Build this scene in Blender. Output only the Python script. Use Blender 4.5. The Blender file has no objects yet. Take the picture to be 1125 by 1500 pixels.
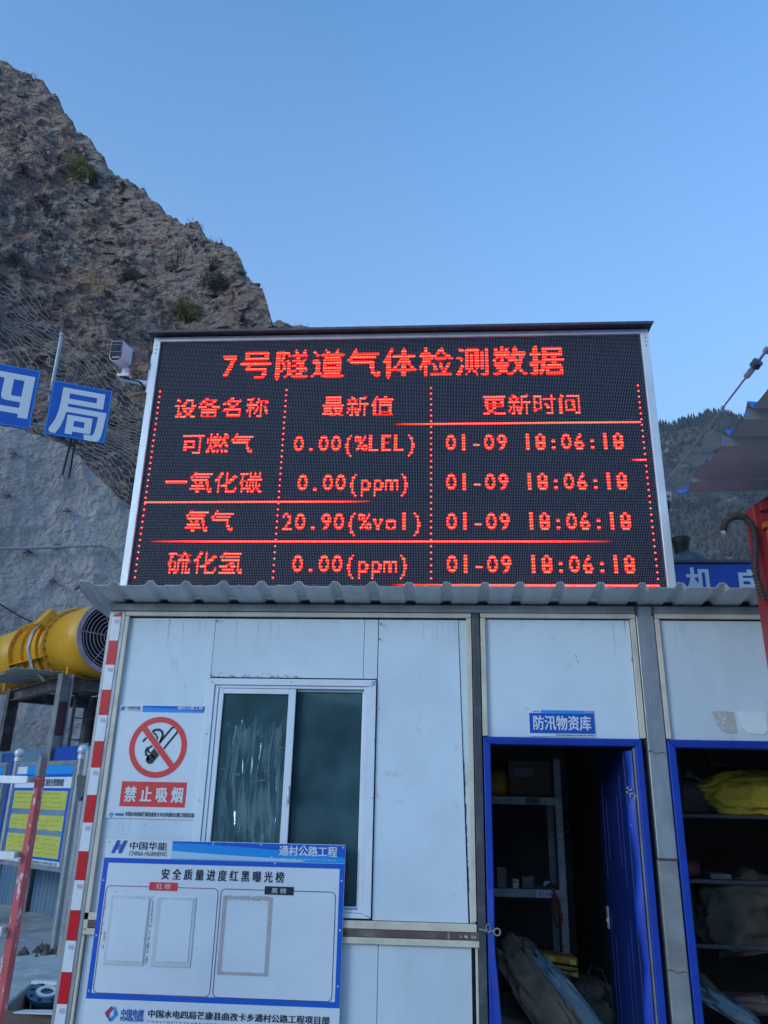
import bpy, math, random
import numpy as np
from mathutils import Vector, Matrix
from math import sin, cos, pi, radians, tan, atan2, hypot

S = bpy.context.scene
COL = S.collection
rnd = random.Random(7)

# ------------------------------------------------------------------ camera
F = 1151.29
CAM = Vector((0.0, -4.5211, 1.6))
CR = Vector((0.99784811, 0.06222233, 0.02067694))
CU = Vector((0.00233028, -0.34880609, 0.93719202))
CF = Vector((-0.06552652, 0.9351271, 0.34820049))
cd = bpy.data.cameras.new('camera'); cam = bpy.data.objects.new('camera', cd); COL.objects.link(cam)
cd.sensor_fit = 'HORIZONTAL'; cd.sensor_width = 36; cd.lens = F / 1125 * 36
cd.clip_start = 0.05; cd.clip_end = 3000
m = Matrix((CR, CU, -CF)).transposed().to_4x4(); m.translation = CAM
cam.matrix_world = m
S.camera = cam

# ------------------------------------------------------------------ world, sun, exposure
SUN_EL, SUN_AZ = 9.0, 225.0      # low, behind the viewer
W = bpy.data.worlds.new('World'); S.world = W; W.use_nodes = True
wn = W.node_tree; wn.nodes.clear()
sky = wn.nodes.new('ShaderNodeTexSky'); sky.sky_type = 'NISHITA'; sky.sun_disc = False
sky.sun_elevation = radians(SUN_EL); sky.sun_rotation = radians(SUN_AZ)
sky.altitude = 2600; sky.air_density = 1.0; sky.dust_density = 4.0; sky.ozone_density = 2.0
bg = wn.nodes.new('ShaderNodeBackground'); bg.inputs['Strength'].default_value = 0.15
tint = wn.nodes.new('ShaderNodeMix'); tint.data_type = 'RGBA'; tint.blend_type = 'MULTIPLY'
tint.inputs[0].default_value = 1.0; tint.inputs[7].default_value = (0.55, 0.84, 0.96, 1)
wo = wn.nodes.new('ShaderNodeOutputWorld')
geo = wn.nodes.new('ShaderNodeTexCoord'); sep = wn.nodes.new('ShaderNodeSeparateXYZ'); wn.links.new(geo.outputs['Generated'], sep.inputs[0])
mr_ = wn.nodes.new('ShaderNodeMapRange'); mr_.inputs[1].default_value = .88; mr_.inputs[2].default_value = .30; mr_.inputs[3].default_value = 0; mr_.inputs[4].default_value = .72
wn.links.new(sep.outputs[2], mr_.inputs[0])
pale = wn.nodes.new('ShaderNodeMix'); pale.data_type = 'RGBA'; pale.inputs[7].default_value = (.65, .87, 1.27, 1)
wn.links.new(mr_.outputs[0], pale.inputs[0]); wn.links.new(tint.outputs[2], pale.inputs[6])
wn.links.new(sky.outputs[0], tint.inputs[6]); wn.links.new(pale.outputs[2], bg.inputs[0]); wn.links.new(bg.outputs[0], wo.inputs[0])
sl = bpy.data.lights.new('sun', 'SUN'); sl.energy = 0.7; sl.angle = radians(30); sl.color = (.82, .95, 1)
so = bpy.data.objects.new('sun', sl); COL.objects.link(so)
sd = Vector((sin(radians(SUN_AZ)) * cos(radians(SUN_EL)), cos(radians(SUN_AZ)) * cos(radians(SUN_EL)), sin(radians(SUN_EL))))
so.rotation_euler = sd.to_track_quat('Z', 'Y').to_euler(); so.location = (-20, 10, 60)
S.view_settings.view_transform = 'Standard'; S.view_settings.look = 'None'
S.view_settings.exposure = 1.98; S.view_settings.gamma = 1.0; S.view_settings.use_curve_mapping = False

# ------------------------------------------------------------------ helpers
def at(px, py, Y):
    d = CF + CR * ((px - 562.5) / F) + CU * ((750 - py) / F)
    return CAM + d * ((Y - CAM.y) / d.y)
def atz(px, py, z):
    d = CF + CR * ((px - 562.5) / F) + CU * ((750 - py) / F)
    return CAM + d * ((z - CAM.z) / d.z)
def azel(px, py):
    d = CF + CR * ((px - 562.5) / F) + CU * ((750 - py) / F)
    return atan2(d.x, d.y), atan2(d.z, hypot(d.x, d.y))

def V(*a): return Vector(a)
def wloc(o):
    v = Vector((0, 0, 0))
    while o: v += o.location; o = o.parent
    return v

class MB:
    def __init__(s): s.v = []; s.f = []; s.sm = []
    def add(s, vs, fs, smooth=False):
        n = len(s.v); s.v += [tuple(v) for v in vs]
        s.f += [tuple(n + i for i in f) for f in fs]; s.sm += [smooth] * len(fs); return s
    def box(s, x0, x1, y0, y1, z0, z1):
        vs = [(x, y, z) for x in (x0, x1) for y in (y0, y1) for z in (z0, z1)]
        return s.add(vs, [(0, 1, 3, 2), (4, 6, 7, 5), (0, 4, 5, 1), (2, 3, 7, 6), (0, 2, 6, 4), (1, 5, 7, 3)])
    def hexa(s, a, b, c, d, t):
        """quad abcd (front) extruded by vector t"""
        t = Vector(t); vs = [Vector(p) for p in (a, b, c, d)]; vs += [p + t for p in vs]
        return s.add(vs, [(0, 1, 2, 3), (7, 6, 5, 4), (0, 4, 5, 1), (1, 5, 6, 2), (2, 6, 7, 3), (3, 7, 4, 0)])
    def poly(s, pts, t):
        t = Vector(t); n = len(pts); vs = [Vector(p) for p in pts]; vs += [p + t for p in vs]
        fs = [tuple(range(n)), tuple(range(2 * n - 1, n - 1, -1))] + [(i, i + n, (i + 1) % n + n, (i + 1) % n) for i in range(n)]
        return s.add(vs, fs)
    def cyl(s, p0, p1, r0, r1=None, n=16, caps=True, smooth=True):
        r1 = r0 if r1 is None else r1
        p0 = Vector(p0); p1 = Vector(p1); ax = (p1 - p0).normalized()
        u = ax.orthogonal().normalized(); w = ax.cross(u)
        vs = []
        for p, r in ((p0, r0), (p1, r1)):
            vs += [p + (u * cos(2 * pi * k / n) + w * sin(2 * pi * k / n)) * r for k in range(n)]
        s.add(vs, [(k, (k + 1) % n, (k + 1) % n + n, k + n) for k in range(n)], smooth)
        if caps:
            s.add(vs[:n], [tuple(range(n - 1, -1, -1))]); s.add(vs[n:], [tuple(range(n))])
        return s
    def tube(s, pts, r, n=8, caps=True, smooth=True):
        pts = [Vector(p) for p in pts]; N = len(pts); vs = []
        u = None
        for i, p in enumerate(pts):
            t = (pts[min(i + 1, N - 1)] - pts[max(i - 1, 0)]).normalized()
            if u is None: u = t.orthogonal().normalized()
            else: u = (u - t * u.dot(t)).normalized()
            w = t.cross(u); rr = r[i] if isinstance(r, (list, tuple)) else r
            vs += [p + (u * cos(2 * pi * k / n) + w * sin(2 * pi * k / n)) * rr for k in range(n)]
        fs = [(i * n + k, i * n + (k + 1) % n, (i + 1) * n + (k + 1) % n, (i + 1) * n + k) for i in range(N - 1) for k in range(n)]
        s.add(vs, fs, smooth)
        if caps: s.add(vs[:n], [tuple(range(n - 1, -1, -1))]); s.add(vs[-n:], [tuple(range(n))])
        return s
    def bar(s, p0, p1, w, h, up=(0, 0, 1)):
        """rectangular bar between two points; w across, h along up"""
        p0 = Vector(p0); p1 = Vector(p1); t = (p1 - p0).normalized(); up = Vector(up)
        a = t.cross(up).normalized(); b = a.cross(t).normalized()
        vs = [p + a * (w / 2 * i) + b * (h / 2 * j) for p in (p0, p1) for i, j in ((-1, -1), (1, -1), (1, 1), (-1, 1))]
        return s.add(vs, [(3, 2, 1, 0), (4, 5, 6, 7), (0, 1, 5, 4), (1, 2, 6, 5), (2, 3, 7, 6), (3, 0, 4, 7)])
    def ring(s, c, ax, r0, r1, t, n=40):
        """flat annulus with thickness t along ax"""
        c = Vector(c); ax = Vector(ax).normalized(); u = ax.orthogonal().normalized(); w = ax.cross(u)
        vs = []
        for rr, o in ((r0, 0), (r1, 0), (r1, t), (r0, t)):
            vs += [c + ax * o + (u * cos(2 * pi * k / n) + w * sin(2 * pi * k / n)) * rr for k in range(n)]
        fs = [(a * n + k, a * n + (k + 1) % n, ((a + 1) % 4) * n + (k + 1) % n, ((a + 1) % 4) * n + k) for a in range(4) for k in range(n)]
        return s.add(vs, fs)
    def xf(s, fn): s.v = [tuple(fn(Vector(v))) for v in s.v]; return s
    def build(s, name, mat, parent=None, bevel=0, kind=None):
        me = bpy.data.meshes.new(name)
        L = wloc(parent) if parent else Vector((0, 0, 0))
        me.from_pydata([(v[0] - L.x, v[1] - L.y, v[2] - L.z) for v in s.v], [], s.f)
        me.polygons.foreach_set('use_smooth', s.sm)
        me.materials.append(mat); me.update()
        o = bpy.data.objects.new(name, me); COL.objects.link(o); o.parent = parent
        if bevel:
            b = o.modifiers.new('Bevel', 'BEVEL'); b.width = bevel; b.segments = 2; b.limit_method = 'ANGLE'
        if kind: o['kind'] = kind
        return o

def tag(o, label, cat, group=None):
    o['label'] = label; o['category'] = cat
    if group: o['group'] = group
    return o
def thing(name, loc, label, cat, group=None):
    o = bpy.data.objects.new(name, None); o.empty_display_size = .2; COL.objects.link(o); o.location = loc
    return tag(o, label, cat, group)

# ------------------------------------------------------------------ materials
def M(name, col, rough=.6, metal=0., col2=None, nscale=6., ndet=6., nmix=.5, contrast=(.35, .65), bump=0., bscale=40., spec=.5,
      col3=None, n3=25., c3=(.6, .75), stretch=None):
    mt = bpy.data.materials.new(name); mt.use_nodes = True; nt = mt.node_tree; N = nt.nodes; Lk = nt.links
    P = N['Principled BSDF']; P.inputs['Roughness'].default_value = rough; P.inputs['Metallic'].default_value = metal
    P.inputs['Specular IOR Level'].default_value = spec
    P.inputs['Base Color'].default_value = (*col, 1)
    tc = N.new('ShaderNodeTexCoord'); src = tc.outputs['Object']
    if stretch:
        mp = N.new('ShaderNodeMapping'); mp.inputs['Scale'].default_value = stretch; Lk.new(src, mp.inputs[0]); src = mp.outputs[0]
    if col2 is not None:
        n = N.new('ShaderNodeTexNoise'); n.inputs['Scale'].default_value = nscale; n.inputs['Detail'].default_value = ndet
        n.inputs['Roughness'].default_value = .62; Lk.new(src, n.inputs[0])
        r = N.new('ShaderNodeMapRange'); r.inputs[1].default_value = contrast[0]; r.inputs[2].default_value = contrast[1]
        r.inputs[4].default_value = nmix * 2 if nmix < .5 else 1; Lk.new(n.outputs[0], r.inputs[0])
        mx = N.new('ShaderNodeMix'); mx.data_type = 'RGBA'; mx.inputs[6].default_value = (*col, 1); mx.inputs[7].default_value = (*col2, 1)
        Lk.new(r.outputs[0], mx.inputs[0]); out = mx.outputs[2]
        if col3 is not None:
            n3_ = N.new('ShaderNodeTexNoise'); n3_.inputs['Scale'].default_value = n3; n3_.inputs['Detail'].default_value = 8; Lk.new(src, n3_.inputs[0])
            r3 = N.new('ShaderNodeMapRange'); r3.inputs[1].default_value = c3[0]; r3.inputs[2].default_value = c3[1]; Lk.new(n3_.outputs[0], r3.inputs[0])
            m3 = N.new('ShaderNodeMix'); m3.data_type = 'RGBA'; Lk.new(r3.outputs[0], m3.inputs[0]); Lk.new(out, m3.inputs[6]); m3.inputs[7].default_value = (*col3, 1)
            out = m3.outputs[2]
        Lk.new(out, P.inputs['Base Color'])
        rr = N.new('ShaderNodeMapRange'); rr.inputs[3].default_value = max(rough - .08, .03); rr.inputs[4].default_value = min(rough + .12, 1); Lk.new(n.outputs[0], rr.inputs[0]); Lk.new(rr.outputs[0], P.inputs['Roughness'])
    if bump:
        b = N.new('ShaderNodeTexNoise'); b.inputs['Scale'].default_value = bscale; b.inputs['Detail'].default_value = 5; Lk.new(src, b.inputs[0])
        bp = N.new('ShaderNodeBump'); bp.inputs['Strength'].default_value = bump; bp.inputs['Distance'].default_value = .01
        Lk.new(b.outputs[0], bp.inputs['Height']); Lk.new(bp.outputs[0], P.inputs['Normal'])
    return mt

def gradient(name, c0, c1, axis=0, a=0., b=1., rough=.35, swoosh=None):
    """printed vinyl with a printed two-colour design running along a local axis"""
    mt = bpy.data.materials.new(name); mt.use_nodes = True; nt = mt.node_tree; N = nt.nodes; Lk = nt.links
    P = N['Principled BSDF']; P.inputs['Roughness'].default_value = rough
    tc = N.new('ShaderNodeTexCoord'); sp = N.new('ShaderNodeSeparateXYZ'); Lk.new(tc.outputs['Object'], sp.inputs[0])
    r = N.new('ShaderNodeMapRange'); r.inputs[1].default_value = a; r.inputs[2].default_value = b; Lk.new(sp.outputs[axis], r.inputs[0])
    mx = N.new('ShaderNodeMix'); mx.data_type = 'RGBA'; mx.inputs[6].default_value = (*c0, 1); mx.inputs[7].default_value = (*c1, 1)
    Lk.new(r.outputs[0], mx.inputs[0]); Lk.new(mx.outputs[2], P.inputs['Base Color'])
    return mt

m_wall = M('white_steel_panel', (.66, .74, .81), .42, col2=(.53, .58, .62), nscale=1.8, contrast=(.42, .75), bump=.12, bscale=2.5, col3=(.42, .41, .38), n3=9, c3=(.64, .84), stretch=(1, 1, .6))
m_wall2 = M('white_steel_panel_newer', (.69, .77, .84), .40, col2=(.58, .64, .70), nscale=1.5, contrast=(.42, .78), bump=.12, bscale=2, col3=(.48, .47, .44), n3=14, c3=(.66, .86))
m_streak = M('faint_streak', (.50, .55, .60), .6, col2=(.6, .66, .72), nscale=20)
m_trim = M('cream_plastic_trim', (.70, .62, .49), .45, col2=(.46, .39, .30), nscale=5, contrast=(.45, .8), bump=.1, bscale=20)
m_galv = M('galvanised_steel', (.44, .45, .47), .42, .55, col2=(.26, .27, .29), nscale=7, contrast=(.35, .7), bump=.15, bscale=60, col3=(.5, .5, .5), n3=30, c3=(.58, .75), stretch=(1, 1, .35))
m_galvd = M('dull_galvanised_steel', (.36, .36, .36), .5, .25, col2=(.2, .2, .2), nscale=5, contrast=(.35, .7), bump=.2, bscale=50)
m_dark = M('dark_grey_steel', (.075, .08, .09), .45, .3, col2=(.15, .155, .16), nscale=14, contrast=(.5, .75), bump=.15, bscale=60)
m_alu = M('bright_aluminium_angle', (.80, .81, .82), .38, .3, col2=(.62, .63, .64), nscale=8, contrast=(.42, .75), bump=.12, bscale=40, stretch=(1, 1, .3))
m_roof = M('grey_roof_sheet', (.66, .64, .61), .5, .0, col2=(.50, .49, .47), nscale=3, contrast=(.4, .75), bump=.08, bscale=30, col3=(.13, .11, .09), n3=12, c3=(.68, .85))
m_rust = M('brown_red_primer_steel', (.13, .07, .06), .6, 0, col2=(.2, .17, .16), nscale=9, contrast=(.45, .7), bump=.25, bscale=50, col3=(.4, .36, .33), n3=14, c3=(.66, .72))
m_red = M('reflective_red', (.72, .006, .014), .3, col2=(.6, .006, .012), nscale=20)
m_rwhite = M('reflective_white', (.78, .79, .82), .3, col2=(.66, .66, .68), nscale=15, contrast=(.5, .8))
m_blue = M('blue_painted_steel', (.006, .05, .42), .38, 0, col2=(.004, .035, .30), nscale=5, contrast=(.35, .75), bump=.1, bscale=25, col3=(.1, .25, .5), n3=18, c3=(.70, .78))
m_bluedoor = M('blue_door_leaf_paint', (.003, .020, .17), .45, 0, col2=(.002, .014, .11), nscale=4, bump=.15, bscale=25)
m_pvc = M('white_window_frame', (.74, .78, .84), .35, col2=(.62, .65, .7), nscale=4, contrast=(.5, .8))
m_rubber = M('black_rubber', (.015, .015, .016), .7)
m_board = M('white_printed_board', (.74, .78, .84), .28, col2=(.69, .72, .77), nscale=2.5, contrast=(.4, .7), bump=.03, bscale=2)
m_bline = M('blue_print', (.01, .11, .55), .3)
m_ink = M('dark_ink', (.02, .02, .03), .35)
m_inkblue = M('blue_ink', (.01, .10, .42), .35)
m_inkred = M('signal_red_print', (.82, .06, .055), .32, col2=(.76, .05, .05), nscale=5)
m_signred = M('thin_purple_line', (.30, .05, .14), .4)
m_inkgreen = M('thin_navy_line', (.03, .07, .12), .4)
m_magenta = M('magenta_print', (.45, .04, .12), .35)
m_lblue = M('light_blue_print', (.02, .30, .75), .3)
m_skyprint = gradient('blue_header_print', (.62, .78, .9), (.015, .2, .68), 0, 0, 1)
m_glue = M('dried_glue', (.44, .40, .38), .8, col2=(.52, .48, .46), nscale=30, bump=.4, bscale=80)
m_paper = M('aged_paper', (.62, .64, .68), .6, col2=(.56, .57, .6), nscale=6, bump=.15, bscale=20)
m_navy = M('blue_sign_vinyl', (.008, .10, .52), .35, col2=(.006, .08, .44), nscale=2)
m_letter = M('white_lettering', (.72, .74, .76), .45)
m_yellow = M('yellow_fan_paint', (.80, .38, .012), .42, 0, col2=(.62, .28, .012), nscale=2.2, contrast=(.4, .75), bump=.12, bscale=12, col3=(.25, .17, .06), n3=7, c3=(.66, .85))
m_pinkpaint = M('pale_pink_primer', (.45, .33, .36), .5, col2=(.30, .2, .22), nscale=8)
m_black = M('black_paint_and_shade', (.006, .006, .007), .6)  # black paint, also used as painted shade in hollows and gaps
m_steelbrown = M('brown_stand_steel', (.12, .085, .08), .55, .2, col2=(.21, .2, .2), nscale=5, contrast=(.45, .65), bump=.2, bscale=30)
m_maroon = M('maroon_primer_patch', (.16, .04, .055), .6, col2=(.1, .04, .05), nscale=6)
m_conc = M('concrete_ground', (.52, .50, .47), .85, col2=(.30, .29, .28), nscale=.9, contrast=(.42, .62), bump=.5, bscale=14, col3=(.62, .60, .57), n3=3, c3=(.56, .66))
m_fence = M('faded_blue_sheet', (.09, .20, .34), .45, .1, col2=(.24, .31, .38), nscale=1.3, contrast=(.35, .7), bump=.1, bscale=20, stretch=(1, 1, .2))
m_fenceb = M('bright_blue_sheet', (.008, .08, .5), .4, 0, col2=(.01, .1, .4), nscale=2)
m_fenceg = M('grey_fence_sheet', (.28, .30, .32), .45, .2, col2=(.17, .19, .21), nscale=2)
m_ladder = M('red_ladder_rail', (.70, .13, .13), .5, 0, col2=(.55, .08, .09), nscale=9, bump=.2, bscale=40, col3=(.75, .62, .62), n3=60, c3=(.58, .64), stretch=(1, 1, .3))
m_wood = M('weathered_board', (.16, .11, .09), .8, col2=(.09, .065, .055), nscale=7, bump=.4, bscale=30, stretch=(.3, 1, 1))
m_woodg = M('grey_cut_panel', (.22, .24, .235), .7, col2=(.14, .15, .15), nscale=4, bump=.2, bscale=30)
m_flange = M('blue_grey_flange', (.10, .2, .3), .35, .6, col2=(.06, .12, .2), nscale=8)
m_camwhite = M('white_camera_shell', (.75, .76, .78), .35)
m_camblack = M('glossy_black_face', (.012, .012, .014), .12)
m_hose = M('brown_corrugated_hose', (.055, .04, .038), .6, col2=(.03, .022, .02), nscale=20)
m_redpost = M('red_painted_post', (.36, .02, .02), .42, col2=(.28, .03, .03), nscale=5, bump=.2, bscale=20, col3=(.12, .03, .03), n3=9, c3=(.6, .75))
m_orange = M('orange_paint', (.55, .12, .03), .45)
m_canopy = M('brown_grey_sheet_underside', (.36, .33, .31), .5, 0, col2=(.28, .255, .24), nscale=2, bump=.05)
m_cblue = M('blue_sheet_topside', (.015, .13, .62), .4)
m_cable = M('black_cable', (.02, .02, .022), .6)
m_pipe = M('pale_pvc_pipe', (.42, .43, .43), .55, col2=(.28, .28, .27), nscale=10)
m_sack = M('woven_sack', (.22, .175, .125), .85, col2=(.11, .09, .065), nscale=6, bump=.9, bscale=14)
m_sackd = M('dirty_sack', (.13, .115, .09), .9, col2=(.07, .06, .05), nscale=8, bump=.9, bscale=16)
m_sacky = M('yellow_woven_sack', (.62, .46, .05), .8, col2=(.34, .25, .03), nscale=5, bump=.3, bscale=30)
m_bag = M('clear_blue_plastic', (.18, .27, .32), .25, col2=(.10, .17, .22), nscale=5, bump=.3, bscale=12)
m_tool = M('orange_yellow_case', (.55, .28, .02), .5, col2=(.3, .15, .02), nscale=12)
m_card = M('cardboard', (.16, .12, .085), .85, col2=(.11, .08, .06), nscale=6)
m_shelf = M('grey_shelf_steel', (.36, .40, .42), .5, .1, col2=(.24, .27, .28), nscale=10)
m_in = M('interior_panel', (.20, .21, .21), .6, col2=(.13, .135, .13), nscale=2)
m_mask = M('led_mask', (.006, .008, .016), .6, spec=.25)
m_diode = M('unlit_diode', (.50, .48, .64), .4)
m_wire = M('galvanised_wire', (.30, .30, .31), .6)
m_rope = M('steel_rope', (.30, .31, .33), .45, .5)
m_jf = M('blue_machine_room_panel', (.006, .075, .46), .4, col2=(.006, .06, .38), nscale=3)
m_yellowprint = M('yellow_print', (.62, .60, .10), .4, col2=(.55, .52, .09), nscale=6)

def m_led():
    mt = bpy.data.materials.new('lit_red_diode'); mt.use_nodes = True; nt = mt.node_tree; N = nt.nodes; Lk = nt.links
    N.clear(); e = N.new('ShaderNodeEmission'); o = N.new('ShaderNodeOutputMaterial'); a = N.new('ShaderNodeAttribute'); a.attribute_name = 'glow'
    mu = N.new('ShaderNodeMath'); mu.operation = 'MULTIPLY'; mu.inputs[1].default_value = LED_STRENGTH
    e.inputs[0].default_value = (1, .026, .016, 1)
    Lk.new(a.outputs['Fac'], mu.inputs[0]); Lk.new(mu.outputs[0], e.inputs[1]); Lk.new(e.outputs[0], o.inputs[0]); return mt
LED_STRENGTH = 8.0
m_lit = m_led()

def m_glassf(name, tintc, dust, dscale, dmin, dmax, stretch=(1, 1, 1)):
    mt = bpy.data.materials.new(name); mt.use_nodes = True; nt = mt.node_tree; N = nt.nodes; Lk = nt.links; N.clear()
    o = N.new('ShaderNodeOutputMaterial'); tr = N.new('ShaderNodeBsdfTransparent'); tr.inputs[0].default_value = (*tintc, 1)
    gl = N.new('ShaderNodeBsdfGlossy'); gl.inputs['Roughness'].default_value = .04; gl.inputs[0].default_value = (.9, .95, 1, 1)
    fr = N.new('ShaderNodeFresnel'); fr.inputs[0].default_value = 1.5
    m1 = N.new('ShaderNodeMixShader'); Lk.new(fr.outputs[0], m1.inputs[0]); Lk.new(tr.outputs[0], m1.inputs[1]); Lk.new(gl.outputs[0], m1.inputs[2])
    df = N.new('ShaderNodeBsdfDiffuse'); df.inputs[0].default_value = (*dust, 1)
    tc = N.new('ShaderNodeTexCoord'); mp = N.new('ShaderNodeMapping'); mp.inputs['Scale'].default_value = stretch
    n = N.new('ShaderNodeTexNoise'); n.inputs['Scale'].default_value = dscale; n.inputs['Detail'].default_value = 8
    Lk.new(tc.outputs['Object'], mp.inputs[0]); Lk.new(mp.outputs[0], n.inputs[0])
    r = N.new('ShaderNodeMapRange'); r.inputs[1].default_value = .35; r.inputs[2].default_value = .75; r.inputs[3].default_value = dmin; r.inputs[4].default_value = dmax
    Lk.new(n.outputs[0], r.inputs[0])
    m2 = N.new('ShaderNodeMixShader'); Lk.new(r.outputs[0], m2.inputs[0]); Lk.new(m1.outputs[0], m2.inputs[1]); Lk.new(df.outputs[0], m2.inputs[2])
    Lk.new(m2.outputs[0], o.inputs[0]); return mt
m_glass = m_glassf('dusty_teal_glass', (.72, .84, .84), (.13, .27, .31), 5, .24, .44)
m_film = m_glassf('crumpled_plastic_film', (.85, .88, .9), (.95, .84, .76), 12, .03, .95, (3, 1, .35))
for n_ in m_film.node_tree.nodes:
    if n_.bl_idname == 'ShaderNodeMapRange': n_.inputs[1].default_value = .46; n_.inputs[2].default_value = .60

# ------------------------------------------------------------------ lettering
def text_geo(s, bold=0.0, res=3):
    cu = bpy.data.curves.new('t', 'FONT'); cu.body = s; cu.size = 1; cu.resolution_u = res; cu.offset = bold
    ob = bpy.data.objects.new('t', cu); COL.objects.link(ob)
    dg = bpy.context.evaluated_depsgraph_get(); dg.update()
    me = ob.evaluated_get(dg).to_mesh()
    vs = [(v.co.x, v.co.y) for v in me.vertices]; me.calc_loop_triangles()
    tri = [tuple(t.vertices) for t in me.loop_triangles]
    fs = [tuple(p.vertices) for p in me.polygons]
    ob.evaluated_get(dg).to_mesh_clear(); bpy.data.objects.remove(ob); bpy.data.curves.remove(cu)
    return vs, fs, tri
def lettering(name, s, box, mat, parent, frame, bold=.02, off=.003, label=None, flip=False):
    """fit text s into box (x0,z0,x1,z1); frame(x, z, off)->world point"""
    vs, fs, _ = text_geo(s, 0.0)
    xs = [v[0] for v in vs]; ys = [v[1] for v in vs]; x0, z0, x1, z1 = box
    X0, X1, Y0, Y1 = min(xs), max(xs), min(ys), max(ys)
    b = MB(); em = abs(x1 - x0) / (X1 - X0); d = bold * em * .8
    offs = [(0, 0)] if bold < .012 else [(-d, 0), (d, 0), (0, 0)] if bold < .022 else [(-d, -d * .6), (d, -d * .6), (d, d * .6), (-d, d * .6), (0, 0)]
    for k, (ox, oz) in enumerate(offs):
        b.add([frame(x0 + (x - X0) / (X1 - X0) * (x1 - x0) + ox, z0 + (y - Y0) / (Y1 - Y0) * (z1 - z0) + oz, off + k * .00012) for x, y in vs], fs)
    o = b.build(name, mat, parent)
    if label: o['label'] = label
    return o
def flat(mb, frame, pts, off):
    return mb.add([frame(x, z, off) for x, z in pts], [tuple(range(len(pts)))])
def rect(x0, z0, x1, z1): return [(x0, z0), (x1, z0), (x1, z1), (x0, z1)]
def rrect(x0, z0, x1, z1, r, n=5):
    P = []
    for cx, cz, a in ((x1 - r, z0 + r, -90), (x1 - r, z1 - r, 0), (x0 + r, z1 - r, 90), (x0 + r, z0 + r, 180)):
        P += [(cx + r * cos(radians(a + 90 * k / n)), cz + r * sin(radians(a + 90 * k / n))) for k in range(n + 1)]
    return P
def outline(mb, frame, pts, w, off, closed=True):
    n = len(pts); ins = []
    for i in range(n):
        a, b, c = Vector(pts[i - 1]), Vector(pts[i]), Vector(pts[(i + 1) % n])
        if not closed and i == 0: a = b - (c - b)
        if not closed and i == n - 1: c = b + (b - a)
        t = ((b - a).normalized() + (c - b).normalized()).normalized(); nn = Vector((-t.y, t.x))
        ins.append((b + nn * w / 2, b - nn * w / 2))
    for i in range(n if closed else n - 1):
        p, q = ins[i], ins[(i + 1) % n]
        mb.add([frame(*p[0], off), frame(*p[1], off), frame(*q[1], off), frame(*q[0], off)], [(0, 1, 2, 3)])
    return mb

# ------------------------------------------------------------------ noise
def _h(ix, iy, iz, seed):
    n = (ix * 374761393 + iy * 668265263 + iz * 2147483647 + seed * 974634777) & 0xffffffff
    n = ((n ^ (n >> 13)) * 1274126177) & 0xffffffff
    return ((n ^ (n >> 16)) & 0xffff) / 65535.0
def vnoise(P, seed=0):
    P = np.asarray(P); i = np.floor(P).astype(np.int64); f = P - i; f = f * f * (3 - 2 * f); r = 0
    for dx in (0, 1):
        for dy in (0, 1):
            for dz in (0, 1):
                w = (f[..., 0] if dx else 1 - f[..., 0]) * (f[..., 1] if dy else 1 - f[..., 1]) * (f[..., 2] if dz else 1 - f[..., 2])
                r = r + w * _h(i[..., 0] + dx, i[..., 1] + dy, i[..., 2] + dz, seed)
    return r
def ridged(P, seed=0): return 1 - np.abs(2 * vnoise(P, seed) - 1)
def fbm(P, o=4, seed=0):
    r = 0; a = .5
    for k in range(o): r = r + a * vnoise(P * 2 ** k, seed + k); a *= .5
    return r

#SETTING
# ------------------------------------------------------------------ ground
g = MB(); n = 40
g.add([(-1500, -900, 0), (2000, -900, 0), (2000, 2400, 0), (-1500, 2400, 0)], [(0, 1, 2, 3)])
gr = g.build('ground', m_conc); gr['kind'] = 'structure'

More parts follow.
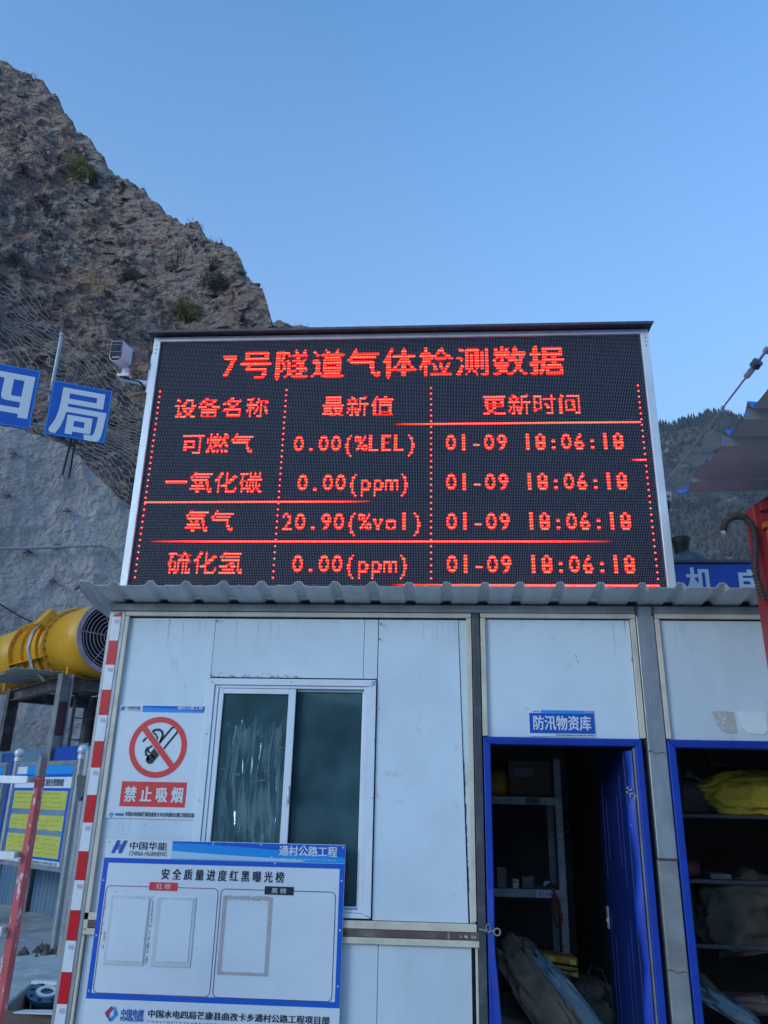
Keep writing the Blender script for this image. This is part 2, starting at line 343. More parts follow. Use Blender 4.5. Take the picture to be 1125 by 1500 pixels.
def rock_mat():
    mt = bpy.data.materials.new('layered_rock'); mt.use_nodes = True; nt = mt.node_tree; N = nt.nodes; Lk = nt.links
    P = N['Principled BSDF']; P.inputs['Roughness'].default_value = .95; P.inputs['Specular IOR Level'].default_value = .2
    tc = N.new('ShaderNodeTexCoord')
    def noise(s, d=8, st=(1, 1, 1), rot=(0, 0, 0)):
        mp = N.new('ShaderNodeMapping'); mp.inputs['Scale'].default_value = st; mp.inputs['Rotation'].default_value = rot
        Lk.new(tc.outputs['Object'], mp.inputs[0]); n = N.new('ShaderNodeTexNoise'); n.inputs['Scale'].default_value = s
        n.inputs['Detail'].default_value = d; n.inputs['Roughness'].default_value = .65; Lk.new(mp.outputs[0], n.inputs[0]); return n.outputs[0]
    def rng(x, a, b):
        r = N.new('ShaderNodeMapRange'); r.inputs[1].default_value = a; r.inputs[2].default_value = b; Lk.new(x, r.inputs[0]); return r.outputs[0]
    def mix(f, a, b):
        m_ = N.new('ShaderNodeMix'); m_.data_type = 'RGBA'; Lk.new(f, m_.inputs[0])
        for k, c in ((6, a), (7, b)):
            if isinstance(c, tuple): m_.inputs[k].default_value = (*c, 1)
            else: Lk.new(c, m_.inputs[k])
        return m_.outputs[2]
    c = mix(rng(noise(.12, 6), .42, .6), (.60, .385, .31), (.52, .41, .35))
    c = mix(rng(noise(.5, 8), .5, .68), c, (.66, .56, .50))
    c = mix(rng(noise(1.1, 9, (1, 1, 2.5), (0, .7, 0)), .46, .60), c, (.15, .11, .115))
    c = mix(rng(noise(4.5, 6), .52, .7), c, (.80, .72, .66))
    c = mix(rng(noise(.22, 8), .60, .70), c, (.68, .42, .26))
    Lk.new(c, P.inputs['Base Color'])
    b1 = noise(1.4, 10, (1, 1, 2.2), (0, .7, 0)); b2 = noise(6, 8)
    ad = N.new('ShaderNodeMath'); ad.operation = 'MULTIPLY_ADD'; Lk.new(b2, ad.inputs[0]); ad.inputs[1].default_value = .3; Lk.new(b1, ad.inputs[2])
    bp = N.new('ShaderNodeBump'); bp.inputs['Strength'].default_value = 1; bp.inputs['Distance'].default_value = 1.6; Lk.new(ad.outputs[0], bp.inputs['Height']); Lk.new(bp.outputs[0], P.inputs['Normal'])
    return mt
m_rock = rock_mat()
m_shot = M('sprayed_concrete', (.55, .47, .43), .95, col2=(.36, .31, .285), nscale=.45, contrast=(.35, .7), bump=1.0, bscale=7, col3=(.62, .58, .54), n3=1.8, c3=(.6, .8), spec=.2)
m_shot.node_tree.nodes['Bump'].inputs['Distance'].default_value = .2
m_hillr = M('forested_slope', (.05, .048, .045), .95, col2=(.11, .09, .08), nscale=.008, contrast=(.45, .65), bump=1, bscale=.06, col3=(.34, .31, .28), n3=.012, c3=(.62, .72), spec=.1)
m_hillr.node_tree.nodes['Bump'].inputs['Distance'].default_value = 14

def polar_terrain(name, mat, AZ, el_ridge, r_foot, r_ridge, z_foot, nt, tmax, disp, drop=.8):
    """profile climbs from the foot to the ridge and falls away behind it"""
    T = np.concatenate([np.linspace(0, 1, nt), 1 + (tmax - 1) * np.linspace(0, 1, max(nt // 8, 6))[1:] ** 1.5])
    A, TT = np.meshgrid(AZ, T, indexing='ij')
    E = el_ridge(A); RF = r_foot(A); RR = r_ridge(A)
    E = E + (radians(.45) if name == 'rock_mountain' else 0)
    e0 = np.arctan2(z_foot - CAM.z, RF)
    t = np.clip(TT, 0, 1); over = np.clip(TT - 1, 0, None)
    R = RF + (RR - RF) * t ** 1.15 + over * (RR - RF) * 1.5
    el = e0 + (E - e0) * t
    Z = CAM.z + R * np.tan(el) - over ** 1.3 * RR * drop
    X = CAM.x + R * np.sin(A); Y = CAM.y + R * np.cos(A)
    P = np.stack([X, Y, Z], -1)
    P = disp(P, A, TT)
    na, nT = A.shape
    idx = np.arange(na * nT).reshape(na, nT)
    fs = np.stack([idx[:-1, :-1], idx[1:, :-1], idx[1:, 1:], idx[:-1, 1:]], -1).reshape(-1, 4)
    me = bpy.data.meshes.new(name)
    me.vertices.add(na * nT); me.vertices.foreach_set('co', P.reshape(-1))
    me.loops.add(fs.size); me.loops.foreach_set('vertex_index', fs.reshape(-1))
    me.polygons.add(len(fs)); me.polygons.foreach_set('loop_start', np.arange(0, fs.size, 4)); me.polygons.foreach_set('loop_total', np.full(len(fs), 4))
    me.update(); me.validate(); me.materials.append(mat)
    o = bpy.data.objects.new(name, me); COL.objects.link(o); o['kind'] = 'structure'
    return o, P, A, TT

sil = [azel(*p) for p in [(0, 98), (38, 108), (50, 128), (75, 150), (105, 185), (115, 205), (150, 240), (170, 262), (200, 280), (225, 305), (262, 330), (300, 350), (325, 370), (350, 395), (372, 425), (390, 455), (400, 470), (425, 474), (460, 479), (500, 500), (600, 580), (750, 720), (850, 900)]]
sa = np.array([radians(-75), radians(-55), radians(-45)] + [a for a, e in sil] + [radians(14)]); se = np.array([radians(33), radians(40), radians(42)] + [e for a, e in sil] + [radians(3)])
def cliff_disp(P, A, T):
    dirr = np.stack([-np.sin(A) * .75, -np.cos(A) * .75, np.full_like(A, .55)], -1)
    c, s_ = cos(.65), sin(.65)
    Q = np.stack([P[..., 0] * c + P[..., 2] * s_, P[..., 1], (-P[..., 0] * s_ + P[..., 2] * c) * 1.9], -1)
    w = np.stack([fbm(P / 5, 3, 50), fbm(P / 5, 3, 60), fbm(P / 5, 3, 70)], -1) * 4
    Rr = np.hypot(P[..., 0] - CAM.x, P[..., 1] - CAM.y) / 40.
    h = 2.2 * (fbm(P / 14, 3, 1) - .45) + 2.2 * ridged((Q + w) / 8, 5) ** 2 + .9 * ridged((Q + w) / 2.6, 9) ** 2 + .6 * ridged(Q / 1.2, 13) ** 1.5 + .3 * ridged(Q / .55, 17) - 2.0
    h = h * np.clip(Rr, .45, 1.4) * np.clip(1.9 - 1.5 * T, .36, 1) - .3 * (T > 0)
    return P + dirr * h[..., None]
AZc = np.linspace(radians(-75), radians(14), 60)
AZc = np.unique(np.concatenate([np.linspace(radians(-75), radians(-39), 40), np.linspace(radians(-39), radians(-8), 420), np.linspace(radians(-8), radians(14), 40)]))
cliff, CP, CA, CT = polar_terrain('rock_mountain', m_rock, AZc,
    lambda a: np.interp(a, sa, se), lambda a: 25 + 0 * a, lambda a: np.interp(a, [radians(-40), radians(-13), radians(14)], [72, 46, 40]), 1.0, 520, 1.35, cliff_disp)

sh = [azel(*p) for p in [(0, 628), (30, 632), (60, 640), (100, 657), (130, 687), (160, 717), (190, 748), (230, 800), (300, 900)]]
ha = np.array([radians(-75), radians(-45)] + [a for a, e in sh] + [radians(5)]); he = np.array([radians(20), radians(22.6)] + [e for a, e in sh] + [radians(2)])
def shot_disp(P, A, T):
    h = 1.2 * (fbm(P / 5, 3, 3) - .45) + .35 * fbm(P / 1.1, 4, 8) + .10 * ridged(P / .45, 12)
    d = np.stack([-np.sin(A), -np.cos(A), np.full_like(A, .3)], -1)
    return P + d * h[..., None]
shot, SP, SA_, ST = polar_terrain('sprayed_concrete_slope', m_shot, np.unique(np.concatenate([np.linspace(radians(-75), radians(-38), 40), np.linspace(radians(-38), radians(-15), 330), np.linspace(radians(-15), radians(5), 40)])),
    lambda a: np.interp(a, ha, he), lambda a: 21 + 0 * a, lambda a: 24 + 0 * a, 0.0, 240, 1.5, shot_disp, drop=.25)

hr = [azel(*p) for p in [(900, 640), (940, 626), (957, 622), (985, 624), (1010, 614), (1040, 606), (1060, 604), (1090, 614), (1125, 627)]]
ra = np.array([radians(-12), radians(2), radians(10)] + [a for a, e in hr] + [radians(32), radians(45), radians(60)]); re_ = np.array([radians(12), radians(16), radians(21)] + [e for a, e in hr] + [radians(21), radians(22), radians(17)])
def hill_disp(P, A, T):
    h = 78 * (fbm(P / 210, 4, 31) - .45) + 27 * ridged(P / 80, 33) + 10 * ridged(P / 27, 35) - 24
    d = np.stack([-np.sin(A), -np.cos(A), np.full_like(A, .4)], -1)
    return P + d * (h * np.clip(1.25 - T, .12, 1))[..., None]
hill, HP, HA, HT = polar_terrain('forested_hill', m_hillr, np.unique(np.concatenate([np.linspace(radians(-12), radians(15), 50), np.linspace(radians(15), radians(27), 170), np.linspace(radians(27), radians(60), 40)])),
    lambda a: np.interp(a, ra, re_), lambda a: 480 + 0 * a, lambda a: 960 + 0 * a, -4.0, 220, 1.4, hill_disp)


polar_terrain('opposite_hill', m_hillr, np.linspace(radians(75), radians(285), 220), lambda a: radians(9) + radians(2) * np.sin(a * 5) + radians(1.5) * np.sin(a * 17), lambda a: 220 + 0 * a, lambda a: 520 + 0 * a, -4.0, 60, 1.3, hill_disp)  # unseen valley side, put behind the camera to darken the window reflection

# surface lookup on the cliff
def proj_all(P):
    d = P - np.array(CAM); z = d @ np.array(CF)
    return 562.5 + F * (d @ np.array(CR)) / z, 750 - F * (d @ np.array(CU)) / z
CPX, CPY = proj_all(CP)
def on_cliff(px, py):
    q = (CPX - px) ** 2 + (CPY - py) ** 2 + (CT > 1) * 1e6
    i, j = np.unravel_index(np.argmin(q), q.shape); return Vector(CP[i, j])

# ------------------------------------------------------------------ vegetation
m_leaf = M('olive_shrub_leaf', (.20, .20, .07), .8, col2=(.32, .28, .12), nscale=1.2, contrast=(.4, .6), spec=.15)
m_leafd = M('dark_shrub_leaf', (.10, .10, .07), .85, col2=(.17, .15, .11), nscale=1.5, spec=.1)
m_dry = M('dry_purple_scrub', (.36, .26, .26), .95, col2=(.07, .055, .06), nscale=.6, spec=.1)
m_bark = M('grey_bark', (.09, .075, .06), .9)
m_conif = M('hillside_tree', (.028, .03, .026), .9, col2=(.055, .05, .04), nscale=.01, spec=.1)

def leafball(mb, c, r, n, size, rr, flat_=.8):
    for _ in range(n):
        while True:
            d = Vector((rr.uniform(-1, 1), rr.uniform(-1, 1), rr.uniform(-1, 1)))
            if d.length <= 1: break
        p = c + Vector((d.x * r, d.y * r, d.z * r * flat_))
        a = Vector((rr.gauss(0, 1), rr.gauss(0, 1), rr.gauss(0, 1))).normalized() * size * rr.uniform(.5, 1.3)
        b = a.orthogonal().normalized() * size * rr.uniform(.25, .6)
        mb.add([p - a, p + b, p + a, p - b], [(0, 1, 2, 3)])
def shrub(name, px, py, w, h, n, mat, label, group=None, cl=9, trunk=True):
    p = on_cliff(px, py) - Vector((0, 0, .45 if name == 'ridge_bush' else 0)); rr = random.Random(px * 7 + py)
    t = thing(name, p, label, 'shrub' if name != 'small_tree' else 'tree', group)
    b = MB(); tr = MB()
    for k in range(cl):
        a = rr.uniform(0, 2 * pi); q = rr.uniform(.05, 1) ** .7
        c = p + Vector((cos(a) * w / 2 * q * .62, sin(a) * w / 2 * q * .5 - .2, h * (.15 + rr.uniform(.0, .6) * (1.1 - q * .5))))
        leafball(b, c, w * rr.uniform(.18, .33), n // cl, .05 + w * .02, rr)
        mid = (p + c) / 2 + Vector((rr.uniform(-.1, .1) * w, 0, .05 * h))
        tr.tube([p - Vector((0, 0, .3)), mid, c], [.05 * w / 2, .03 * w / 2, .01], 5)
    b.build('crown' if name == 'small_tree' else 'foliage', mat, t, kind='stuff'); tr.build('trunk' if name == 'small_tree' else 'branches', m_bark, t, kind='stuff')
    return t
shrub('green_shrub', 112, 268, 3.4, 2.6, 2600, m_leaf, 'large round olive green shrub growing high on the rock face')
shrub('dark_shrub', 191, 414, 2.0, 1.1, 1100, m_leafd, 'low dark grey shrub halfway up the rock face, left of the small tree')
shrub('dark_shrub', 316, 424, 2.2, 1.5, 1300, m_leafd, 'dark green shrub on the rock face above the orange rock patch')
shrub('small_tree', 273, 474, 2.2, 2.6, 1300, m_leaf, 'thin small tree on the rock just above the left top corner of the display', cl=7)
shrub('dark_shrub', 34, 255, 1.6, .8, 600, m_dry, 'small brown shrub near the left edge of the photo on the upper rock')
shrub('dark_shrub', 22, 385, 1.7, .9, 600, m_dry, 'brown shrub near the left edge of the photo on the lower rock')
for q, (px, py, w) in enumerate([(405, 480, .9), (425, 483, 1.3), (445, 486, 1.2), (300, 352, .9), (182, 268, .8), (357, 398, .9)]):
    shrub('ridge_bush', px, py + 2, w, .6, 260, m_leafd, ['tiny bush on the ridge where the slope dips behind the display', 'low wide bush on the ridge just above the display hood',
        'rightmost bush on the ridge, just above the display hood', 'small bush on the ridge midway down the slope', 'small bush on the ridge high up on the slope',
        'small bush on the steep lower end of the ridge'][q], 'bushes along the mountain ridge', cl=4)
# dry scrub
mb = MB(); rr = random.Random(3)
na, nT = CT.shape
dens = fbm(CP / 6, 3, 77)
for _ in range(11000):
    i = rr.randrange(40, na - 45); j = rr.randrange(10, 519)
    if rr.random() > max(0, (dens[i, j] - .36) * 5): continue
    p = Vector(CP[i, j]); s_ = rr.uniform(.16, .5) * (hypot(p.x, p.y + 4.5) / 45)
    for k in range(9):
        d = Vector((rr.gauss(0, .6), rr.gauss(-.3, .5), rr.uniform(.3, 1))).normalized() * s_
        w = d.orthogonal().normalized() * s_ * .07
        p_ = p + Vector((rr.gauss(0, .5), rr.gauss(0, .3), rr.gauss(0, .3))) * s_
        mb.add([p_ - w, p_ + w, p_ + d + w * rr.uniform(-1, 1) * 4], [(0, 1, 2)])
o = mb.build('dry_scrub', m_dry, kind='stuff'); tag(o, 'dry purple brown scrub scattered over the rock mountain', 'scrub')
# loose rock blocks standing proud of the cliff
mb = MB()
for _ in range(2600):
    i = rr.randrange(40, na - 60); j = rr.randrange(5, 515); p = Vector(CP[i, j]); s_ = rr.uniform(.12, .5) ** 1.3 * (hypot(p.x, p.y + 4.5) / 36)
    ax = [Vector((rr.gauss(0, 1), rr.gauss(0, 1), rr.gauss(0, 1))).normalized() * s_ * rr.uniform(.5, 1.6) for _ in range(3)]
    vs = [p + ax[0] * sx + ax[1] * sy + ax[2] * sz for sx in (-.5, .5) for sy in (-.5, .5) for sz in (-.5, .5)]
    mb.add(vs, [(0, 1, 3, 2), (4, 6, 7, 5), (0, 4, 5, 1), (2, 3, 7, 6), (0, 2, 6, 4), (1, 5, 7, 3)])
o = mb.build('rock_blocks', m_rock, kind='stuff'); tag(o, 'broken rock blocks jutting from the brown mountain face', 'rocks')
# hillside trees
mb = MB(); na, nT = HT.shape
def tree_at(p, h, thin):
    n = 5; r = h * (.16 if thin else .3); z0 = -h * .1
    vs = [p + Vector((cos(2 * pi * k / n) * r * rr.uniform(.6, 1.3), sin(2 * pi * k / n) * r, h * rr.uniform(.1, .4))) for k in range(n)]
    vs += [p + Vector((rr.uniform(-.1, .1) * h, 0, h)), p + Vector((0, 0, z0))]
    mb.add(vs, [(k, (k + 1) % n, n) for k in range(n)] + [((k + 1) % n, k, n + 1) for k in range(n)])
hd = fbm(HP / 60, 3, 91)
for _ in range(9000):
    i = rr.randrange(40, na - 25); j = rr.randrange(20, 220)
    if rr.random() > (.06 + .7 * (HT[i, j] > .6)) or hd[i, j] < .40: continue
    tree_at(Vector(HP[i, j]), rr.uniform(4, 8), rr.random() < .5)
for i in range(48, na - 35):
    for _ in range(3):
        j = rr.randrange(214, 221); f_ = rr.random(); p = Vector(HP[i, j] * (1 - f_) + HP[i + 1, j] * f_); tree_at(p, rr.uniform(4, 9), True)
o = mb.build('hillside_trees', m_conif, kind='stuff'); tag(o, 'dark trees covering the far forested hill', 'trees')

# wire netting over the lower rock
K = 9
def blur(P):
    Q = P.copy()
    for ax in (0, 1):
        acc = 0
        for k in range(-K, K + 1): acc = acc + np.roll(Q, k, ax)
        Q = acc / (2 * K + 1)
    return Q
BP = blur(CP); A1 = AZc
def cliff_s(az, T):
    i = np.interp(az, A1, np.arange(len(A1))); j = T * 519
    i0 = int(i); j0 = int(j); fi = i - i0; fj = j - j0
    p = (BP[i0, j0] * (1 - fi) * (1 - fj) + BP[i0 + 1, j0] * fi * (1 - fj) + BP[i0, j0 + 1] * (1 - fi) * fj + BP[i0 + 1, j0 + 1] * fi * fj)
    return Vector(p) + Vector((-sin(az), -cos(az), .3)) * 2.1
mb = MB(); cs = .36; hh = cs * .866
segs = set()
def hv(u, v):
    az = radians(-39.5) + u / 45.; T = .40 + v / 80.
    return az, T
for a in range(0, 36):
    for b_ in range(0, 50):
        cx = a * 1.5 * cs; cy = (b_ + .5 * (a % 2)) * 2 * hh
        az, T = hv(cx, cy)
        lim = .75 - .12 * (az - radians(-38)) / radians(20) + .02 * sin(cx * 1.3)
        if T > lim or az > radians(-20): continue
        pts = [(round(cx + cs * cos(k * pi / 3), 3), round(cy + cs * sin(k * pi / 3), 3)) for k in range(6)]
        for k in range(6):
            e = tuple(sorted((pts[k], pts[(k + 1) % 6])))
            segs.add(e)
for e in segs:
    p, q = [cliff_s(*hv(*x)) for x in e]
    d = (q - p); 
    if d.length > 2: continue
    w = d.cross(Vector((.4, -.9, .1))).normalized() * .010
    w2 = d.cross(w).normalized() * .010
    mb.add([p + w, p - w * .5 + w2, p - w * .5 - w2, q + w, q - w * .5 + w2, q - w * .5 - w2], [(0, 1, 4, 3), (1, 2, 5, 4), (2, 0, 3, 5)])
t = mb.build('rockfall_netting', m_wire, kind='stuff'); tag(t, 'hexagonal wire netting draped over the rock behind the blue letter signs', 'netting')
for q, (px, py, r) in enumerate([(118, 527, .33), (60, 490, .3)]):
    p = on_cliff(px, py) + Vector((.4, -1.2, .3)); b = MB(); n = 28
    b.tube([p + Vector((cos(2 * pi * k / n) * r, -.3 * sin(2 * pi * k / n) * r, sin(2 * pi * k / n) * r)) for k in range(n + 1)], .018, 5, False)
    b.tube([p + Vector((0, 0, -r)), p + Vector((.1, .9, -r - .1))], .018, 5)
    tag(b.build('wire_coil', m_wire), ['thin round wire loop hanging on the netting right of the sign pole', 'thin round wire loop hanging on the netting left of the sign pole'][q], 'wire loop')

# hose across the sprayed concrete, anchors
SPX, SPY = proj_all(SP)
def on_shot(px, py, off=.08):
    q = (SPX - px) ** 2 + (SPY - py) ** 2 + (ST > 1) * 1e6
    i, j = np.unravel_index(np.argmin(q), q.shape); p = Vector(SP[i, j]); return p + (CAM - p).normalized() * off
b = MB(); pts = [on_shot(x, y, .25) for x, y in [(-60, 806), (-20, 804), (0, 803), (40, 804), (80, 802), (120, 800), (150, 800), (165, 804), (178, 818), (190, 840)]]
b.tube(pts, .045, 8)
t = b.build('drain_pipe', m_pipe); tag(t, 'pale plastic pipe running across the sprayed grey concrete slope', 'pipe')
b = MB(); b.tube([on_shot(x, y, .2) for x, y in [(-20, 875), (0, 885), (28, 902), (60, 918), (75, 925)]], .018, 6)
tag(b.build('slack_cable', m_cable), 'thin black cable crossing the grey concrete slope above the yellow fan', 'cable')
for q, (px, py) in enumerate([(10, 723), (98, 748), (78, 850), (40, 808), (20, 663), (85, 800)]):
    p = on_shot(px, py, .05); b = MB()
    b.cyl(p, p + (CAM - p).normalized() * .35 + V(0, 0, -.12), .035, .02, 6); b.tube([p + V(-.14, 0, -.06), p + V(0, 0, .03), p + V(.13, 0, -.05)], [.02, .06, .02], 6)
    tag(b.build('slope_anchor', m_rust), ['rusty anchor stub on the grey slope at the left photo edge', 'largest rusty anchor stub on the grey slope beside the display', 'rusty anchor stub below the pale pipe', 'anchor stub holding the pale pipe',
        'anchor stub just under the left blue letter sign', 'anchor stub touching the pale pipe near its middle'][q], 'anchor', 'rusty anchors in the concrete slope')
    b = None

# ------------------------------------------------------------------ tunnel portal letters
def plane_frame(o, u, n):
    o = Vector(o); u = Vector(u).normalized(); n = Vector(n).normalized()
    return lambda x, z, off=0: o + u * x + Vector((0, 0, z)) + n * off
def at_plane(px, py, Q, n):
    d = CF + CR * ((px - 562.5) / F) + CU * ((750 - py) / F); n = Vector(n); t = (Vector(Q) - CAM).dot(n) / d.dot(n)
    return CAM + d * t
# left end of the "ju" panel at Y=12
Pj0 = at(64, 636, 12.0); Pj1 = at(78, 551, 12.0)
dirj = Vector((.9, .41, 0)).normalized(); nj = Vector((dirj.y, -dirj.x, 0))
def bj(px, py):
    p = at_plane(px, py, Pj0, nj); return (p - Pj0).dot(dirj), p.z - Pj0.z
fj = plane_frame(Pj0, dirj, nj)
def letter_sign(ch, x0, x1, z0, z1, tx0, tz0, tx1, tz1, label):
    t = thing('letter_sign', fj(x0, z0), label, 'sign', 'blue letter panels on the tunnel portal')
    b = MB(); b.hexa(fj(x0, z0, .04), fj(x1, z0, .04), fj(x1, z1, .04), fj(x0, z1, .04), -nj * .04); b.build('panel', m_navy, t, bevel=.004)
    b = MB(); outline(b, fj, rect(x0 + .02, z0 + .02, x1 - .02, z1 - .02), .03, .043); b.build('edge_strip', m_lblue, t)
    lettering('lettering', ch, (tx0, tz0, tx1, tz1), m_letter, t, fj, .035, .045)
jx1, jz1 = bj(165, 574); _, jz0 = bj(153, 655)
letter_sign('局', 0, jx1, 0, jz1, *bj(72, 636 + 0), jx1 - .1, jz1 - .16, 'blue panel with the large white character 局, right of the other letter panel')
x4, z4 = bj(60, 545); _, z4b = bj(44, 630)
letter_sign('四', x4 - 1.62, x4, z4b, z4, x4 - 1.5, z4b + .27, x4 - .14, z4 - .22, 'blue panel with the white character 四, cut by the left photo edge')
sf = thing('sign_frame', fj(0, -2, -.2), 'grey pipe frame with an upright pole carrying the blue letter panels', 'frame')
b = MB(); p = fj(*bj(90, 488), -.15); q_ = fj(*bj(80, 690), -.15); b.tube([p, V(p.x, p.y, fj(0, .9).z)], .045, 10); b.cyl(p, p + V(0, 0, .08), .058, None, 10); b.build('pole', m_galv, sf)
for zz in (.25, jz1 - .25):
    b = MB(); b.tube([fj(-2.6, zz, -.06), fj(jx1 - .1, zz, -.06)], .03, 8); b.build('rail', m_galv, sf)
b = MB(); b = None
for p_, q_ in ((fj(.62, 0, -.05), fj(.50, -.5, -1.2)), (fj(.72, 0, -.05), fj(.66, -.55, -1.2)), (fj(-1.2, z4b, -.05), fj(-1.35, z4b - .6, -1.2))):
    MB().tube([p_, q_], .028, 6).build('prop', m_dark, sf)

# ------------------------------------------------------------------ yellow tunnel fan
FR = Vector((-5.30, 8.0, 4.08)); FL = Vector((-9.62, 12.0, 4.16)); fa = (FL - FR).normalized(); fn_ = Vector((0, 0, 1)).cross(fa).normalized()
if fn_.dot(CAM - FR) < 0: fn_ = -fn_
fz = Vector((0, 0, 1)); RAD = .60
def fp(t, ang, r): return FR + fa * t + (fn_ * cos(radians(ang)) + fz * sin(radians(ang))) * r
fan = thing('tunnel_fan', V(-7.5, 9.9, 3.5), 'big yellow cylindrical ventilation fan lying on a brown steel stand', 'fan')
def barrel(t0, t1, r, mat, name, rin=None, thick=.02, n=56):
    b = MB(); vs = []
    for tt, rr_ in ((t0, r), (t1, r), (t1, r - thick), (t0, r - thick)):
        vs += [fp(tt, 360 * k / n, rr_) for k in range(n)]
    b.add(vs, [(a * n + k, a * n + (k + 1) % n, ((a + 1) % 4) * n + (k + 1) % n, ((a + 1) % 4) * n + k) for a in range(4) for k in range(n)], True)
    b.sm = [(i // n) in (0, 2) for i in range(len(b.f))]
    return b.build(name, mat, fan)
barrel(0, 1.3, RAD, m_yellow, 'inlet_casing'); barrel(1.3, 2.9, RAD - .015, m_yellow, 'motor_casing'); barrel(2.9, 5.2, RAD, m_yellow, 'outlet_casing')
barrel(-.03, .0, RAD + .01, m_pinkpaint, 'rim_ring', thick=.075)
for tt in (1.30, 1.64, 1.98, 2.32, 2.9):
    barrel(tt - .012, tt + .012, RAD + (.055 if tt in (1.3, 2.9) else .045), m_yellow, 'hoop', thick=.06)
for ang in (-24, 38, 78, 120):
    b = MB(); b.hexa(fp(1.3, ang - 1, RAD - .02), fp(2.9, ang - 1, RAD - .02), fp(2.9, ang - 1, RAD + .09), fp(1.3, ang - 1, RAD + .09), (fn_ * -sin(radians(ang)) + fz * cos(radians(ang))) * .02)
    b.build('stiffener', m_yellow, fan)
for tt in (1.345, 2.85):
    for k in range(24):
        b_ = None
b = MB()
for tt in (1.28, 2.92):
    for k in range(0, 360, 12): p = fp(tt - .02, k, RAD + .03); b.cyl(p - fa * .02, p + fa * .06, .014, None, 6)
b.build('flange_bolts', m_galvd, fan, kind='stuff')
b = MB(); b.add([fp(.55, 360 * k / 40, RAD - .03) for k in range(40)], [tuple(range(40))]); b.build('fan_inner_shade', m_black, fan)  # black disc closing the barrel, painted shade for the dark depth
barrel(.56, .02, RAD - .022, m_black, 'inlet_shade', thick=.004)  # black inner tube, shade of the inlet put into the colour
gg = bpy.data.objects.new('grille', None); COL.objects.link(gg); gg.parent = fan; gg.location = FR - fan.location
for r in (.09, .15, .21, .27, .33, .39, .45, .50):
    b = MB(); n = 40; b.tube([fp(-.01, 360 * k / n, r) for k in range(n + 1)], .008, 5, False); b.build('grille_ring', m_pinkpaint, gg)
for ang in (2, 62, 122, 182, 242, 302):
    b = MB(); b.tube([fp(-.012, ang, .03), fp(-.012, ang, .53)], .011 if ang in (2, 182) else .007, 6); b.build('grille_spoke', m_pinkpaint, gg)
# junction box and conduit
b = MB(); c0 = fp(1.5, 30, RAD + .04)
for (a0, r0, a1, r1, t0, t1) in ((22, .6, 48, .80, 1.36, 1.66),):
    b.add([fp(t0, a0, r0), fp(t1, a0, r0), fp(t1, a1, r0), fp(t0, a1, r0), fp(t0, a0, r1), fp(t1, a0, r1), fp(t1, a1, r1), fp(t0, a1, r1)], [(0, 1, 2, 3), (7, 6, 5, 4), (0, 4, 5, 1), (1, 5, 6, 2), (2, 6, 7, 3), (3, 7, 4, 0)])
jb = b.build('junction_box', m_yellow, fan, bevel=.012)
b = MB()
for q in range(3):
    o_ = q * .035; b.tube([fp(1.46 + o_, 22, .72), fp(1.46 + o_, 12, .78), fp(1.44 + o_, -10, .82), fp(1.40 + o_, -35, .84), fp(1.2 + o_, -52, .86)], .017, 6)
b.build('conduit', m_galv, fan)
for tt in (.7, 3.6):
    b = MB(); b.poly([fp(tt, -50, RAD - .02), fp(tt, -130, RAD - .02), fp(tt, -130, RAD - .02) - V(0, 0, .22), fp(tt, -50, RAD - .02) - V(0, 0, .22)], fa * .08); b.build('saddle', m_yellow, fan)

ZT = 3.47
C0 = Vector((-6.05, 8.15, ZT)); sa_ = Vector((-.70, .714, 0)); sb_ = Vector((.714, .70, 0))
st = thing('fan_stand', V(-6.8, 9.4, 0), 'tall brown steel stand with one maroon patched leg under the yellow fan', 'stand')
Cs = [C0, C0 + sa_ * 2.7, C0 + sa_ * 2.7 + sb_ * 1.5, C0 + sb_ * 1.5]
for i in range(4):
    p, q_ = Cs[i], Cs[(i + 1) % 4]; d = (q_ - p).normalized()
    b = MB(); z_ = V(0, 0, 1)
    b.bar(p + d * .1 - z_ * .02, q_ - d * .1 - z_ * .02, .14, .02); b.bar(p + d * .1 - z_ * .11, q_ - d * .1 - z_ * .11, .02, .16); b.bar(p + d * .1 - z_ * .20, q_ - d * .1 - z_ * .20, .14, .02)
    b.build('beam', m_steelbrown, st)
b = MB(); b.hexa(C0 + sa_ * .1 + sb_ * .1 - V(0, 0, .0), C0 + sa_ * 2.6 + sb_ * .1, C0 + sa_ * 2.6 + sb_ * 1.4, C0 + sa_ * .1 + sb_ * 1.4, V(0, 0, .015)); b.build('deck_plate', m_steelbrown, st)
for i, p in enumerate(Cs):
    b = MB(); e = V(0, 0, 0); spl = [(-.07, -.07)]
    for s1, s2, w1, w2 in ((-.09, 0, .015, .2), (.09, 0, .015, .2), (0, 0, .17, .015)):
        c = p + sb_ * s1 + sa_ * s2
        b.bar(V(c.x, c.y, 0), V(c.x, c.y, ZT + .02), w1, w2, up=sa_)
    lg = b.build('leg', m_galvd if i == 0 else m_steelbrown, st)
    if i == 0:
        lg['label'] = 'grey front leg with a maroon primer patch'
        b = MB(); c = p - sa_ * .012
        b.bar(V(c.x, c.y, ZT - .95), V(c.x, c.y, ZT - .42), .155, .017, up=sa_); b.build('primer_patch', m_maroon, lg)
b = MB(); b.bar(C0 + sb_ * 1.5 - V(0, 0, .3), Cs[0] + sb_ * .2 - V(0, 0, 1.7), .06, .06); b.build('brace', m_dark, st)
b = MB()
for s_ in (.35, .75):
    c = C0 + sb_ * s_ + sa_ * .4; b.bar(V(c.x, c.y, 0), V(c.x, c.y, ZT - .2), .045, .045, up=sa_)
